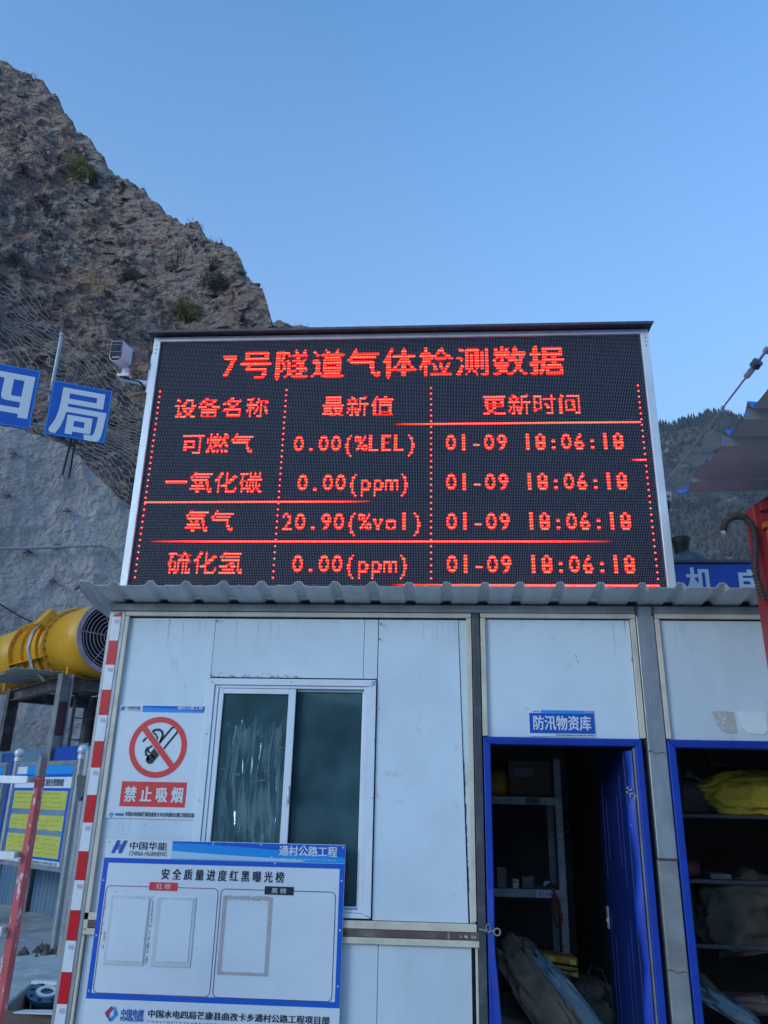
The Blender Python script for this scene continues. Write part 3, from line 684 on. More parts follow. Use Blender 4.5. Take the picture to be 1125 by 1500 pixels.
for z_ in np.arange(.4, 3.2, .35):
    b.bar(C0 + sb_ * .35 + sa_ * .4 + V(0, 0, z_ - ZT), C0 + sb_ * .75 + sa_ * .4 + V(0, 0, z_ - ZT), .02, .02)
b.build('access_ladder', m_dark, st)
# wire rack lying on the stand
b = MB(); a0 = C0 + sa_ * .15 + V(0, 0, .06); ea = sa_ * 2.0; eb = -sb_ * .75 + V(0, 0, -.02)
for k in range(12): b.tube([a0 + ea * (k / 11), a0 + ea * (k / 11) + eb * (1 + .08 * sin(k))], .012, 5)
for k in range(9): b.tube([a0 + eb * (k / 8) + V(0, 0, .02), a0 + eb * (k / 8) + ea + V(0, 0, .02)], .012, 5)
tag(b.build('steel_mesh_rack', m_galvd), 'rusty steel grating lying on the stand below the yellow fan', 'grating')

# ------------------------------------------------------------------ blue fence
fd = Vector((.72, -.694, 0)); f0 = Vector((-8.9, 10.9, 0)); fnn = Vector((-.694, -.72, 0))
fen = thing('sheet_fence', V(-6, 8, 0), 'faded blue corrugated sheet fence behind the notice boards', 'fence')
npan = 19
def shf(px): return (at_plane(px, 1090, f0, fnn) - f0).dot(fd)
cuts = [0, .8, 1.6, 2.4, shf(5), shf(28), shf(54), shf(68), shf(84), shf(118), shf(132), shf(132) + .7, shf(132) + 1.5, shf(132) + 2.3]
mats = [m_fence, m_fence, m_fenceb, m_fence, m_fence, m_fence, m_fence, m_fenceg, m_fence, m_fence, m_fence, m_fence, m_fence]
for i in range(len(cuts) - 1):
    a, c = cuts[i], cuts[i + 1] - .004; b = MB(); prof = []
    u = a; k = 0
    while u < c - .001:
        for du, dn in ((0, 0), (.02, .028), (.075, .028), (.095, 0), (.15, 0)):
            if u + du <= c: prof.append((u + du, dn))
        u += .15
    if c - a < .12: prof = [(a, 0), (c, 0)]
    if prof[-1][0] < c - .01: prof.append((c, prof[-1][1]))
    vs = []
    zt_ = 2.33 + .025 * sin(i * 2.3)
    for (u, dn) in prof:
        p = f0 + fd * u + fnn * dn; vs += [V(p.x, p.y, 0), V(p.x, p.y, zt_)]
    b.add(vs, [(2 * k, 2 * k + 2, 2 * k + 3, 2 * k + 1) for k in range(len(prof) - 1)])
    b.build('fence_sheet', mats[i], fen)
    if i == 8:
        b = MB(); vs = []
        for (u, dn) in prof:
            p = f0 + fd * u + fnn * (dn + .006); vs += [V(p.x, p.y, 1.93), V(p.x, p.y, zt_ + .01)]
        b.add(vs, [(2 * k, 2 * k + 2, 2 * k + 3, 2 * k + 1) for k in range(len(prof) - 1)]); b.build('patch_sheet', m_fenceb, fen)

# ------------------------------------------------------------------ notice stands on the left
def notice_stand(L, R_, zb, ztp, label, ends=2):
    L = Vector(L); R_ = Vector(R_); d = (R_ - L).normalized(); n = Vector((d.y, -d.x, 0)); W_ = (R_ - L).length
    t = thing('notice_stand', L, label, 'notice board', 'notice stands by the blue fence')
    fr = plane_frame(L, d, n)
    for e in (0, W_)[:ends]:
        p = fr(e, 0)
        b = MB(); b.cyl(p, p + V(0, 0, ztp + .04), .042, None, 16); po = b.build('post', m_galv, t)
        b = MB(); c = p + V(0, 0, ztp + .08); N_ = 10
        b.tube([c + V(0, 0, -.06 * cos(pi * k / N_)) for k in range(N_ + 1)], [max(.06 * sin(pi * k / N_), .003) for k in range(N_ + 1)], 14)
        b.cyl(p + V(0, 0, ztp - .02), p + V(0, 0, ztp + .025), .048, None, 14); b.build('ball_finial', m_alu, po)
    b = MB()
    for z_ in (zb, ztp - .06): b.bar(fr(.05, z_), fr(W_ - .05, z_), .04, .05)
    for e in (.08, W_ - .08): b.bar(fr(e, zb), fr(e, ztp - .06), .04, .04, up=n)
    b.build('board_frame', m_galv, t)
    b = MB(); b.hexa(fr(.1, zb + .03, .03), fr(W_ - .1, zb + .03, .03), fr(W_ - .1, ztp - .09, .03), fr(.1, ztp - .09, .03), -n * .02); bo = b.build('board', m_board, t)
    return t, bo, fr, W_, n
BL_ = at(28, 1103, 6.0); BR_ = at(122, 1095, 5.0)
t, bo, fr, W_, nn_ = notice_stand((BL_.x, 6.0, 0), (BR_.x, 5.0, 0), .82, 2.05, 'grey steel notice stand with a yellow table of text between ball topped posts')
x0, x1 = .1, W_ - .1; z0, z1 = .85, 1.96; HZ = z1 - z0
def fz_(f): return z1 - f * HZ
def pr(name, mat, f0_, f1_, xa=0., xb=1., off=.034):
    b = MB(); flat(b, fr, rect(x0 + (x1 - x0) * xa, fz_(f1_), x0 + (x1 - x0) * xb, fz_(f0_)), off); return b.build(name, mat, bo)
pr('header_print', m_lblue, 0, .09); pr('logo_patch', m_letter, .005, .085, .02, .2, .036); pr('blue_band', m_bline, .09, .12); pr('blue_band', m_bline, .235, .265)
for k, (a, c) in enumerate(((.265, .455), (.515, .665), (.715, .93))):
    y_ = pr('yellow_table', m_yellowprint, a, c, .03, .97)
for a, c in ((.455, .515), (.665, .715)): pr('blue_band', m_fence, a, c, .03, .97)
for a, c in ((0, .03), (.97, 1)): pr('blue_band', m_bline, .265, .93, a, c)
pr('blue_band', m_bline, .93, .955)
lettering('lettering', '公路工程安全管理制度', (x0 + .45 * (x1 - x0), fz_(.215), x0 + .88 * (x1 - x0), fz_(.14)), m_ink, bo, fr, .03, .036)
lettering('lettering', '中国水电四局芒康县曲孜卡乡通村公路工程', (x0 + .3 * (x1 - x0), fz_(.995), x0 + .97 * (x1 - x0), fz_(.965)), m_ink, bo, fr, .02, .036)
b = MB()
for k in range(14):
    f_ = .285 + k * .046
    if any(abs(f_ - q) < .035 for q in (.485, .69)) or f_ > .915: continue
    xa = .06
    while xa < .9:
        w = rnd.uniform(.02, .09); 
        if rnd.random() < .75: flat(b, fr, rect(x0 + (x1 - x0) * xa, fz_(f_ + .012), x0 + (x1 - x0) * min(xa + w, .94), fz_(f_ + .004)), .037)
        xa += w + .012
b.build('fine_print', M('faded_text', (.35, .36, .12), .6), bo, kind='stuff')
# second, mostly out of frame
t2, bo2, fr2, W2, n2 = notice_stand((-7.35, 7.35, 0), (BL_.x - .12, 6.05, 0), .82, 2.05, 'blue notice board cut by the left photo edge, left of the yellow table board', 1)
b = MB(); flat(b, fr2, rect(.1, .85, W2 - .1, 1.96), .033); b.build('blue_print_face', m_navy, bo2)
b = MB(); flat(b, fr2, rect(.1, 1.84, W2 - .1, 1.96), .036); b.build('header_print', m_lblue, bo2)
lettering('lettering', '项目部工作', (W2 - .75, 1.56, W2 - .15, 1.66), m_letter, bo2, fr2, .03, .036)
b = MB(); outline(b, fr2, [(W2 - .42 + .3 * cos(k * pi / 12), 1.2 + .3 * sin(k * pi / 12)) for k in range(24)], .03, .036); b.build('round_print', m_letter, bo2)
# leaning pipe with torn sheet beside the stand
b = MB(); p = at(131, 1110, 4.6); b.tube([V(p.x, 4.6, 2.1), V(p.x - .05, 4.75, 0)], .06, 12); pp = b.build('pipe_post', m_galv); tag(pp, 'plain grey pipe post between the yellow table board and the shed corner', 'post')
b = MB(); q = at(119, 1145, 4.5)
b.poly([q + V(-.06, 0, .07), q + V(.09, 0, .06), q + V(.07, 0, -.12), q + V(.0, 0, -.2), q + V(-.05, 0, -.05)], V(0, .1, 0)); b.build('torn_bracket', m_dark, pp)
b = MB(); rr = random.Random(5)
for k in range(26):
    p = V(-4.25 + rr.gauss(0, .16), 4.95 + rr.gauss(0, .12), .02); s_ = rr.uniform(.02, .07)
    b.add([p + V(-s_, -s_, -.03), p + V(s_, -s_ * .8, -.03), p + V(s_ * .9, s_, -.03), p + V(-s_, s_ * .8, -.03), p + V(0, 0, s_ * 1.1)], [(0, 1, 4), (1, 2, 4), (2, 3, 4), (3, 0, 4)])
tag(b.build('post_rubble', m_sackd, kind='stuff'), 'broken lumps of dark concrete around the foot of the board post', 'rubble')

# ------------------------------------------------------------------ step ladder
ld = thing('step_ladder', V(-1.9, -1.0, 0), 'red railed ladder with silver rungs in the lower left corner', 'ladder')
xr = at(60, 1115, -1.0).x
for dx, nm in ((0, 1), (-.46, 0)):
    b = MB(); b.hexa(V(xr + dx - .032, -1.03, 0), V(xr + dx + .020, -1.03, 0), V(xr + dx + .009, -1.0, 1.73), V(xr + dx - .013, -1.0, 1.73), V(0, .05, 0)); b.build('rail', m_ladder, ld, bevel=.004)
    b = MB(); b.hexa(V(xr + dx - .014, -1.012, 1.68), V(xr + dx + .010, -1.012, 1.68), V(xr + dx + .008, -1.012, 1.76), V(xr + dx - .004, -1.012, 1.78), V(0, .06, 0)); b.build('rail_cap', m_galvd, ld, bevel=.004)
for zz in (at(40, 1142, -1).z, at(30, 1252, -1).z, at(20, 1362, -1).z, at(20, 1362, -1).z - .3):
    b = MB(); b.box(xr - .44, xr - .025, -1.04, -1.037 + .075, zz - .012, zz + .012); b.box(xr - .44, xr - .025, -1.045, -1.040, zz - .018, zz + .014); b.build('step', m_alu, ld, bevel=.003)

# ------------------------------------------------------------------ crate with flange
cr = thing('open_crate', V(-2.75, 1.4, 0), 'open wooden crate on the ground left of the shed corner post', 'crate')
zc = .35
A_ = atz(3, 1480, zc); B_ = atz(50, 1440, zc); ux = Vector((1, -.08, 0)).normalized(); C_ = B_ + ux * .95; D_ = A_ + ux * .95
def wall(p, q, name, mat, th=.025, ztop=zc):
    d = (q - p).normalized(); n = Vector((-d.y, d.x, 0)) * th
    b = MB(); b.hexa(V(p.x, p.y, 0), V(q.x, q.y, 0), V(q.x, q.y, ztop), V(p.x, p.y, ztop), n); return b.build(name, mat, cr, bevel=.003)
wall(A_, B_, 'side_board', m_woodg); wall(B_, C_, 'back_board', m_wood); wall(A_, D_, 'front_board', m_wood); wall(D_, C_, 'side_board', m_wood)
b = MB(); b.hexa(V(A_.x, A_.y, .01), V(D_.x, D_.y, .01), V(C_.x, C_.y, .01), V(B_.x, B_.y, .01), V(0, 0, .02)); b.build('bottom_board', m_wood, cr)
b = MB(); b.bar(B_ + V(0, -.02, .012), C_ + V(0, -.02, .012), .05, .02); b.build('top_batten', m_letter, cr)
fl = thing('pipe_flange', V(0, 0, 0), 'blue grey bolted pipe flange lying tilted inside the open crate', 'flange')
fc = atz(68, 1459, .30); fl.location = fc; axf = Vector((.15, -.25, 1)).normalized()
b = MB(); b.ring(fc, axf, .06, .135, .025, 30); b.cyl(fc - axf * .2, fc + axf * .02, .07, None, 24); b.build('disc', m_flange, fl)
b = MB(); u = axf.orthogonal().normalized(); w = axf.cross(u)
for k in range(8): p = fc + (u * cos(k * pi / 4) + w * sin(k * pi / 4)) * .105 + axf * .024; b.cyl(p, p + axf * .006, .013, None, 8)
b.build('bolt_holes', m_black, fl)
b = MB(); b.ring(fc + axf * .026, axf, .045, .072, .01, 24); b.build('seal', m_paper, fl)
b = MB(); q = atz(45, 1484, .36)
b.hexa(q + V(-.1, -.02, 0), q + V(.16, -.02, 0), q + V(.16, .06, .004), q + V(-.07, .05, .0), V(0, 0, .006)); tag(b.build('metal_scrap', m_alu), 'pale metal offcut resting on the near rim of the crate', 'scrap')

#SHED
# ------------------------------------------------------------------ site shed
# facade plane is y = 0, viewer on the -y side
shed = thing('site_shed', V(-.2, 1.4, 0), 'white panel site shed with blue door frames and grey sheet roof', 'shed')
def bx(name, mat, *a, parent=shed, bevel=0): return MB().box(*a).build(name, mat, parent, bevel=bevel)
XR = 3.4
# upper wall panels (5 cm thick, outer face at y=.02)
WY0, WY1 = .02, .07
bx('wall_panel', m_wall, -1.835, -1.309, WY0, WY1, 1.03, 2.615)
bx('wall_panel', m_wall2, -1.306, -.419, WY0, WY1, 2.272, 2.615)
bx('wall_panel', m_wall2, -.416, -.338, WY0, WY1, 2.272, 2.615)
b = MB(); b.hexa(V(-.333, WY0, 1.035), V(.163, WY0, 1.035), V(.128, WY0, 2.615), V(-.333, WY0, 2.615), V(0, .05, 0)); b.build('wall_panel', m_wall2, shed)
b = MB(); b.hexa(V(.172, WY0, 1.035), V(.2, WY0, 1.035), V(.2, WY0, 2.615), V(.131, WY0, 2.615), V(0, .05, 0)); b.build('wall_panel', m_wall, shed)
bx('wall_panel', m_wall, -1.835, -.30, WY0, WY1, .05, .925); bx('wall_panel', m_wall, -.297, .176, WY0, WY1, .05, .925)
bx('wall_panel', m_wall2, .287, 1.11, WY0, WY1, 1.962, 2.62); bx('wall_panel', m_wall, 1.266, 2.14, WY0, WY1, 1.962, 2.62)
bx('wall_panel', m_wall, 2.143, XR, WY0, WY1, .05, 2.62)
# dark backing behind joints
bx('wall_backing', m_dark, -1.84, .20, .072, .08, .05, 1.03); bx('wall_backing', m_dark, -.33, .20, .072, .08, 1.03, 2.62); bx('wall_backing', m_dark, -1.84, -1.31, .072, .08, 1.03, 2.62); bx('wall_backing', m_dark, -1.309, -.331, .072, .08, 2.275, 2.62)
# irregular dark crack / mastic line on the slanted joint
b = MB(); rr = random.Random(2); prev = None
for k in range(90):
    f_ = k / 89; z = 2.612 - f_ * 1.45; x = .1296 + f_ * .0345 + rr.gauss(0, .0006) + (.004 * rr.random() if f_ > .55 else 0); w = rr.uniform(.0012, .0022) + (.003 * rr.random() if f_ > .5 else 0)
    if prev: b.add([(prev[0], .0165, prev[1]), (prev[0] + prev[2], .0165, prev[1]), (x + w, .0165, z), (x, .0165, z)], [(0, 1, 2, 3)])
    prev = (x, z, w)
b.build('mastic_line', m_dark, shed)
# frame members
bx('corner_post', m_galv, -1.952, -1.855, 0, .09, 0, 2.653, bevel=.004)
bx('middle_post', m_dark, .209, .252, -.002, .08, 0, 2.653, bevel=.003)
bx('column', m_galv, 1.145, 1.245, -.004, .10, 1.364, 2.70, bevel=.005); bx('column', m_galvd, 1.142, 1.243, -.003, .10, 0, 1.358, bevel=.005)
bx('column', m_galv, 2.145, 2.24, -.004, -.0, 0, 2.65, bevel=.0)
bx('eave_beam', m_galvd, -1.952, 1.142, -.004, .10, 2.655, 2.700, bevel=.004); bx('eave_beam', m_galvd, 1.248, XR, -.004, .10, 2.655, 2.700, bevel=.004)
bx('weld_seam', m_dark, 1.141, 1.246, -.009, -.004, 1.356, 1.366, bevel=.002)
b = MB(); rr = random.Random(8)
for cx, cz in ((1.15, 2.67), (1.242, 2.672)):
    b.tube([V(cx + rr.uniform(-.004, .004), -.006, cz + .03 - k * .012) for k in range(6)], [rr.uniform(.004, .009) for _ in range(6)], 6)
b.build('weld_bead', m_dark, shed, kind='stuff')
# cream trims
def trim(x0, x1, z0, z1, y=-.006): return bx('edge_trim', m_trim, x0, x1, y, .018, z0, z1, bevel=.002)
trim(-1.852, .204, 2.625, 2.650); trim(-1.852, -1.828, .95, 2.622); trim(.176, .204, 1.045, 2.622)
trim(.257, 1.142, 2.627, 2.652); trim(.257, .285, 1.964, 2.624); trim(1.112, 1.14, 1.964, 2.624); trim(1.25, 2.14, 2.629, 2.654); trim(1.249, 1.275, 1.964, 2.626)
trim(-1.852, .204, .997, 1.033); trim(-1.852, .216, .928, .958); trim(.196, .208, 0, .925, -.004); trim(-1.852, -1.838, 0, .925, -.004)
bx('belt_rail', m_rust, -1.852, .216, -.004, .08, .960, .995, bevel=.003); bx('belt_joint', m_galvd, -.004 + .06, .066, -.006, -.004, .961, .994)
b = MB()
for x, w in ((.14, .02), (.175, .012), (.19, .01), (.12, .008)): b.add([(x, -.0065, .972), (x + w, -.0065, .969), (x + w * .8, -.0065, .981), (x + .002, -.0065, .983)], [(0, 1, 2, 3)])
b.build('chipped_paint', m_glue, shed)
# side, back, partition walls, floor, ceiling
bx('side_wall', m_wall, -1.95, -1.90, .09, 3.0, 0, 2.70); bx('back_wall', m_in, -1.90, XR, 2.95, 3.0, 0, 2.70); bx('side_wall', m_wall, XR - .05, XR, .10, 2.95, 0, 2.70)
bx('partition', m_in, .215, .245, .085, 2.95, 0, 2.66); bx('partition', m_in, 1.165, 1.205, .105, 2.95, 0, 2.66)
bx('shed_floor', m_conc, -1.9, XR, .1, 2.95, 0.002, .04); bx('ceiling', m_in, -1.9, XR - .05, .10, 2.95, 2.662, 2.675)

# corrugated roof: sheets of four ribs each
rx = [-1.847, -1.632, -1.421, -1.207, -.987, -.777, -.567, -.357, -.147, .063, .275, .468, .688, .911, 1.136, 1.341, 1.563, 1.775, 1.99, 2.2, 2.41, 2.62, 2.83, 3.04, 3.25]
def roof_z(y): return 2.712 - (y) * .125 if y < .1 else 2.70 - (y - .1) * .05
def roof_sheet(x0, ribs, x1, dz=0.0, yf=-.25, seed=0):
    rr = random.Random(seed); prof = [(x0, 0)]
    for r in ribs: prof += [(r - .036, 0), (r - .013, .026), (r + .013, .026), (r + .034, 0), (r + .085, .0), (r + .09, .003), (r + .095, 0)]
    prof.append((x1, 0)); prof = [p for p in prof if x0 <= p[0] <= x1]
    b = MB(); vs = []; ys = [yf, yf + .03, -.12, 0, .5, 1.5, 3.12]
    for x, h in prof:
        j = rr.uniform(-.004, .004); jz = rr.uniform(-.003, .004)
        for k, y in enumerate(ys): vs.append((x, y + (j if k == 0 else 0), roof_z(y) + h + dz + (jz if k < 2 else 0)))
    n = len(ys)
    b.add(vs, [(i * n + k, (i + 1) * n + k, (i + 1) * n + k + 1, i * n + k + 1) for i in range(len(prof) - 1) for k in range(n - 1)])
    o = b.build('roof_sheet', m_roof, shed); so_ = o.modifiers.new('Solidify', 'SOLIDIFY'); so_.thickness = .0025; so_.offset = 1
    return o
for k in range(0, 24, 4):
    a = rx[k] - .06 if k else -1.955
    e = (rx[k + 4] - .055) if k + 4 < len(rx) else XR + .05
    roof_sheet(a, rx[k:k + 4], e, dz=.0015 * ((k // 4) % 2), seed=k)
# bent end of the first sheet
b = MB(); b.add([(-1.957, -.25, 2.744), (-1.957, .0, 2.713), (-1.957, 3.1, 2.56), (-1.99, -.262, 2.768), (-1.975, .0, 2.733), (-1.975, 3.1, 2.58), (-2.052, -.245, 2.775), (-2.02, 0, 2.70), (-2.01, 3.1, 2.55), (-2.075, -.215, 2.745), (-2.04, .0, 2.665), (-2.03, 3.1, 2.52), (-2.045, -.16, 2.70)],
    [(0, 1, 4, 3), (1, 2, 5, 4), (3, 4, 7, 6), (4, 5, 8, 7), (6, 7, 10, 9), (7, 8, 11, 10), (9, 10, 12)])
o = b.build('bent_roof_edge', m_roof, shed); q = o.modifiers.new('Solidify', 'SOLIDIFY'); q.thickness = .003
b = MB(); b.poly([V(-2.083, -.225, 2.762), V(-2.07, -.225, 2.776), V(-2.058, -.225, 2.768), V(-2.066, -.225, 2.742), V(-2.09, -.225, 2.728)], V(0, .03, 0)); b.build('edge_clip', m_dark, shed)
b = MB(); b.tube([V(-2.12 , -.21, 2.62), V(-2.06, -.2, 2.70)], .004, 5)
# black plugs stand in for the shaded gaps between ribs and beam
b = MB()
for r in rx: b.poly([V(r - .032, .02, 2.70), V(r - .012, .02, 2.734), V(r + .012, .02, 2.734), V(r + .03, .02, 2.70)], V(0, .03, 0))
b.build('rib_gap_shade', m_black, shed, kind='stuff')

# reflective tape on the corner post
tape = bpy.data.objects.new('reflective_tape', None); COL.objects.link(tape); tape.parent = shed; tape.location = V(-1.9, 0, 1.3) - shed.location
zs = [2.632 + .0] + [2.618 - .1434 * k for k in range(0, 18)]
def tx(z): return -1.931 + .0025 * 0, -1.877
for k in range(len(zs)):
    pass
z = 2.632; bounds = [2.632] + [2.618 - .1434 * k for k in range(1, 18)]
bounds = [2.665 - .047, 2.618 + .0] if False else [2.645, 2.618] + [2.618 - .1434 * k for k in range(1, 18)]
for k in range(len(bounds) - 1):
    zt, zb = bounds[k], bounds[k + 1]
    x0, x1 = -1.932, -1.878
    if zb < .02: break
    if k == 0:
        b = MB(); b.poly([V(x0 + .004, -.0035, zb), V(x1, -.0035, zb), V(x1, -.0035, zt + .002), V(x1 - .02, -.0035, zt - .004), V(x0 + .006, -.0035, zb + .008)], V(0, .0025, 0)); b.build('red_band', m_red, tape)
    else:
        b = MB(); b.box(x0, x1, -.0035, -.001, zb, zt); o = b.build('white_band' if k % 2 else 'red_band', m_rwhite if k % 2 else m_red, tape)
ff = lambda x, z, off=0: V(x, -off, z)
for k in range(1, len(bounds) - 1, 2):
    cz = bounds[k] - .03; b = MB(); cx = -1.893
    if cz < .1: break
    outline(b, ff, [(cx + .0085 * cos(q * pi / 7), cz + .011 * sin(q * pi / 7)) for q in range(14)], .0018, .0042)
    outline(b, ff, [(cx - .004, cz - .005), (cx, cz + .005), (cx + .004, cz - .005)], .0025, .0044, False)
    flat(b, ff, rect(cx - .019, cz - .010, cx - .0168, cz + .011), .0042); flat(b, ff, rect(cx - .0145, cz - .010, cx - .0133, cz + .011), .0042); flat(b, ff, rect(cx - .0145, cz + .009, cx - .011, cz + .011), .0042)
    b.build('printed_mark', m_signred, tape)

# ------------------------------------------------------------------ window
win = bpy.data.objects.new('window', None); COL.objects.link(win); win.parent = shed; win.location = V(-.84, .03, 1.65) - shed.location
def wb(name, mat, *a, bevel=.003): return MB().box(*a).build(name, mat, win, bevel=bevel)
# flat surround trims with mitred top corners, frame, sashes
def wq(name, pts, y0, y1, mat=m_pvc, bevel=.002): return MB().poly([V(x, y0, z) for x, z in pts], V(0, y1 - y0, 0)).build(name, mat, win, bevel=bevel)
X0, X1, Z0, Z1 = -1.318, -.340, 1.046, 2.262
wq('surround', [(X0, Z1), (X1, Z1), (X1 - .045, Z1 - .036), (X0 + .045, Z1 - .036)], .002, .03)
wq('surround', [(X0, Z0), (X0 + .045, Z0 + .02), (X0 + .045, Z1 - .0365), (X0, Z1 - .001)], .003, .03)
wq('surround', [(X1, Z0), (X1, Z1 - .001), (X1 - .045, Z1 - .0365), (X1 - .045, Z0 + .02)], .003, .03)
wq('surround', [(X0 + .001, Z0 - .004), (X1 - .001, Z0 - .004), (X1 - .045, Z0 + .019), (X0 + .045, Z0 + .019)], .004, .03)
fx0, fx1, fz0, fz1 = X0 + .046, X1 - .046, Z0 + .02, Z1 - .037
wb('frame_bar', m_pvc, fx0, fx0 + .022, .012, .07, fz0, fz1); wb('frame_bar', m_pvc, fx1 - .022, fx1, .012, .07, fz0, fz1)
wb('frame_bar', m_pvc, fx0 + .022, fx1 - .022, .013, .07, fz1 - .016, fz1); wb('frame_bar', m_pvc, fx0 + .022, fx1 - .022, .013, .07, fz0, fz0 + .014)
wb('gasket', m_rubber, fx0 + .0225, -.835, .030, .034, fz1 - .02, fz1 - .0165, bevel=0)
def sash(x0, x1, y, w0, w1, top=.034, bot=.03):
    s_ = bpy.data.objects.new('sash', None); COL.objects.link(s_); s_.parent = win; s_.location = V(x0, y, 1.6) - wloc(win)
    def q(name, mat, *a, bv=.003): return MB().box(*a).build(name, mat, s_, bevel=bv)
    za, zb = fz0 + .015, fz1 - .02
    return s_, za, zb
# left sash in the outer track, right sash in the inner track; each frame one part, panes parts of the window
def sash_frame(x0, x1, y0, y1, w0, w1, wt, wb_, dusty):
    za, zb = fz0 + .015, fz1 - .017
    b = MB(); b.box(x0, x0 + w0, y0, y1, za, zb); b.box(x1 - w1, x1, y0, y1, za, zb); b.box(x0 + w0, x1 - w1, y0 + .001, y1, zb - wt, zb); b.box(x0 + w0, x1 - w1, y0 + .001, y1, za, za + wb_)
    s_ = bpy.data.objects.new('sash', None)
    o = b.build('sash_frame', m_pvc, win, bevel=.003); o['kind'] = 'stuff' if False else ''
    del o['kind']
    p = MB(); p.add([(x0 + w0, y0 + .012, za + wb_), (x1 - w1, y0 + .012, za + wb_), (x1 - w1, y0 + .012, zb - wt), (x0 + w0, y0 + .012, zb - wt)], [(0, 1, 2, 3)]); p.build('pane', m_glass, win)
    g_ = MB(); e = .003
    for a in ((x0 + w0, x0 + w0 + e, za + wb_, zb - wt), (x1 - w1 - e, x1 - w1, za + wb_, zb - wt), (x0 + w0, x1 - w1, zb - wt - e, zb - wt), (x0 + w0, x1 - w1, za + wb_, za + wb_ + e)):
        g_.box(a[0], a[1], y0 + .008, y0 + .0115, a[2], a[3])
    g_.build('gasket_bead', m_rubber, win)
sash_frame(fx0 + .024, -.800, .018, .040, .028, .042, .030, .03, True)
sash_frame(-.834, fx1 - .022, .044, .066, .034, .012, .012, .012, False)
b = MB(); b.box(-.800 + .0, -.799 + .003, .02, .043, fz0 + .02, fz1 - .02); b.build('interlock_strip', m_rubber, win)
h = MB(); hx, hz = -.812, at(432, 1165, .01).z
h.tube([V(hx, .018, hz - .045), V(hx + .004, .002, hz - .03), V(hx + .007, -.004, hz), V(hx + .003, .002, hz + .035), V(hx, .018, hz + .048)], [.006, .008, .009, .007, .004], 8); h.box(hx - .016, hx + .012, .012, .018, hz - .055, hz - .03)
h.build('window_handle', m_alu, win)
# crumpled plastic film hanging inside the left pane
b = MB(); rr = random.Random(11); nx, nz = 90, 60; vs = []
fxa, fxb = -1.215, -.842; ztp = [2.02 + .035 * sin(q * 1.7) + .03 * rr.uniform(-1, 1) for q in range(18)]
for i in range(nx):
    u = i / (nx - 1); q = u * 17; q0 = int(min(q, 16)); zt = ztp[q0] * (1 - (q - q0)) + ztp[q0 + 1] * (q - q0)
    for j in range(nz):
        v = j / (nz - 1); z = zt * (1 - v) + 1.05 * v
        x = fxa + (fxb - fxa) * u + .012 * sin(v * 9 + u * 12)
        y = .075 + .02 * (sin(u * 60 + 2 * sin(v * 5)) * .5 + .5) + .012 * (sin(u * 31 + v * 6) * .5 + .5) + .008 * (sin(v * 26 + u * 9) * .5 + .5)
        vs.append((x, y, z))
b.add(vs, [(i * nz + j, (i + 1) * nz + j, (i + 1) * nz + j + 1, i * nz + j + 1) for i in range(nx - 1) for j in range(nz - 1)], True)
o = b.build('plastic_film', m_film, win)
b = MB(); b.box(-.895, -.862, .0725, .074, 1.885, 1.892); b.build('masking_tape_piece', m_trim, win)
for (x0_, z0_, w_, h_, a) in ((-1.13, 1.86, .03, .05, .5), (-1.15, 1.74, .05, .02, -.3), (-1.22, 1.76, .04, .015, .1), (-1.05, 1.70, .10, .012, .05), (-.98, 1.76, .05, .012, -.15), (-1.02, 1.95, .025, .04, .4)):
    b = MB(); ca, sa2 = cos(a), sin(a)
    b.add([(x0_ + ca * p - sa2 * q, .0735, z0_ + sa2 * p + ca * q) for p, q in ((0, 0), (w_, h_ * .2), (w_ * .9, h_), (w_ * .1, h_ * .5))], [(0, 1, 2, 3)]); b.build('tape_scrap', m_paper, win)
# dirty smears above the window, screws
b = MB(); rr = random.Random(4)
for _ in range(90):
    x = rr.choice([-1.25, -1.18, -1.1, -1.05, -.96, -.88, -.8]) + rr.gauss(0, .022); z = 2.268 + abs(rr.gauss(0, .01)); w = rr.uniform(.004, .018)
    b.add([(x, .0185, z), (x + w, .0185, z + rr.uniform(-.004, .004)), (x + w * .8, .0185, z + rr.uniform(.001, .005))], [(0, 1, 2)])
b.build('mastic_smear', m_dark, win, kind='stuff')
scr = [(-.325, 2.59), (-.327, 2.50), (-.348, 2.235), (-.362, 2.25), (-.335, 2.11), (-.343, 1.93), (-.345, 1.63), (-1.30, 2.60), (-1.302, 2.28), (-1.29, 2.24), (-1.294, 1.95), (-1.298, 1.60), (-.83, 2.245)]
for x, z in scr:
    b = MB(); b.cyl(V(x, .02, z), V(x, -.004 if z > 2.27 else -.002, z), .0045, .003, 8); b.build('screw', m_galvd, shed)
b = MB(); b.add([(-.372, .0015, 2.222), (-.343, .0015, 2.256), (-.341, .0015, 2.254), (-.369, .0015, 2.221)], [(0, 1, 2, 3)]); b.build('mitre_gap', m_black, win)
# dirt specks and scratches on panels
b = MB(); rr = random.Random(21)
for _ in range(70):
    x = rr.uniform(-1.8, 1.9); z = rr.uniform(1.1, 2.6)
    if -1.33 < x < -.33 and z < 2.27: continue
    if x > .26 and z < 2.0: continue
    s_ = rr.uniform(.002, .006); a = rr.uniform(0, 3); b.add([(x, .0187, z), (x + s_ * cos(a), .0187, z + s_ * sin(a)), (x + s_ * .4, .0187, z + s_ * .5)], [(0, 1, 2)])
for cx, cz, dx_, dz_ in ((.79, 2.42, .008, -.02), (.80, 2.39, .004, -.014), (1.105, 2.38, 0, .03), (.66, 2.52, .03, -.012), (.46, 2.16, .05, .002)):
    b.add([(cx, .0187, cz), (cx + dx_, .0187, cz + dz_), (cx + dx_ + .003, .0187, cz + dz_), (cx + .003, .0187, cz)], [(0, 1, 2, 3)])
b.build('dirt_marks', m_dark, shed, kind='stuff')
b = MB(); rr = random.Random(77)
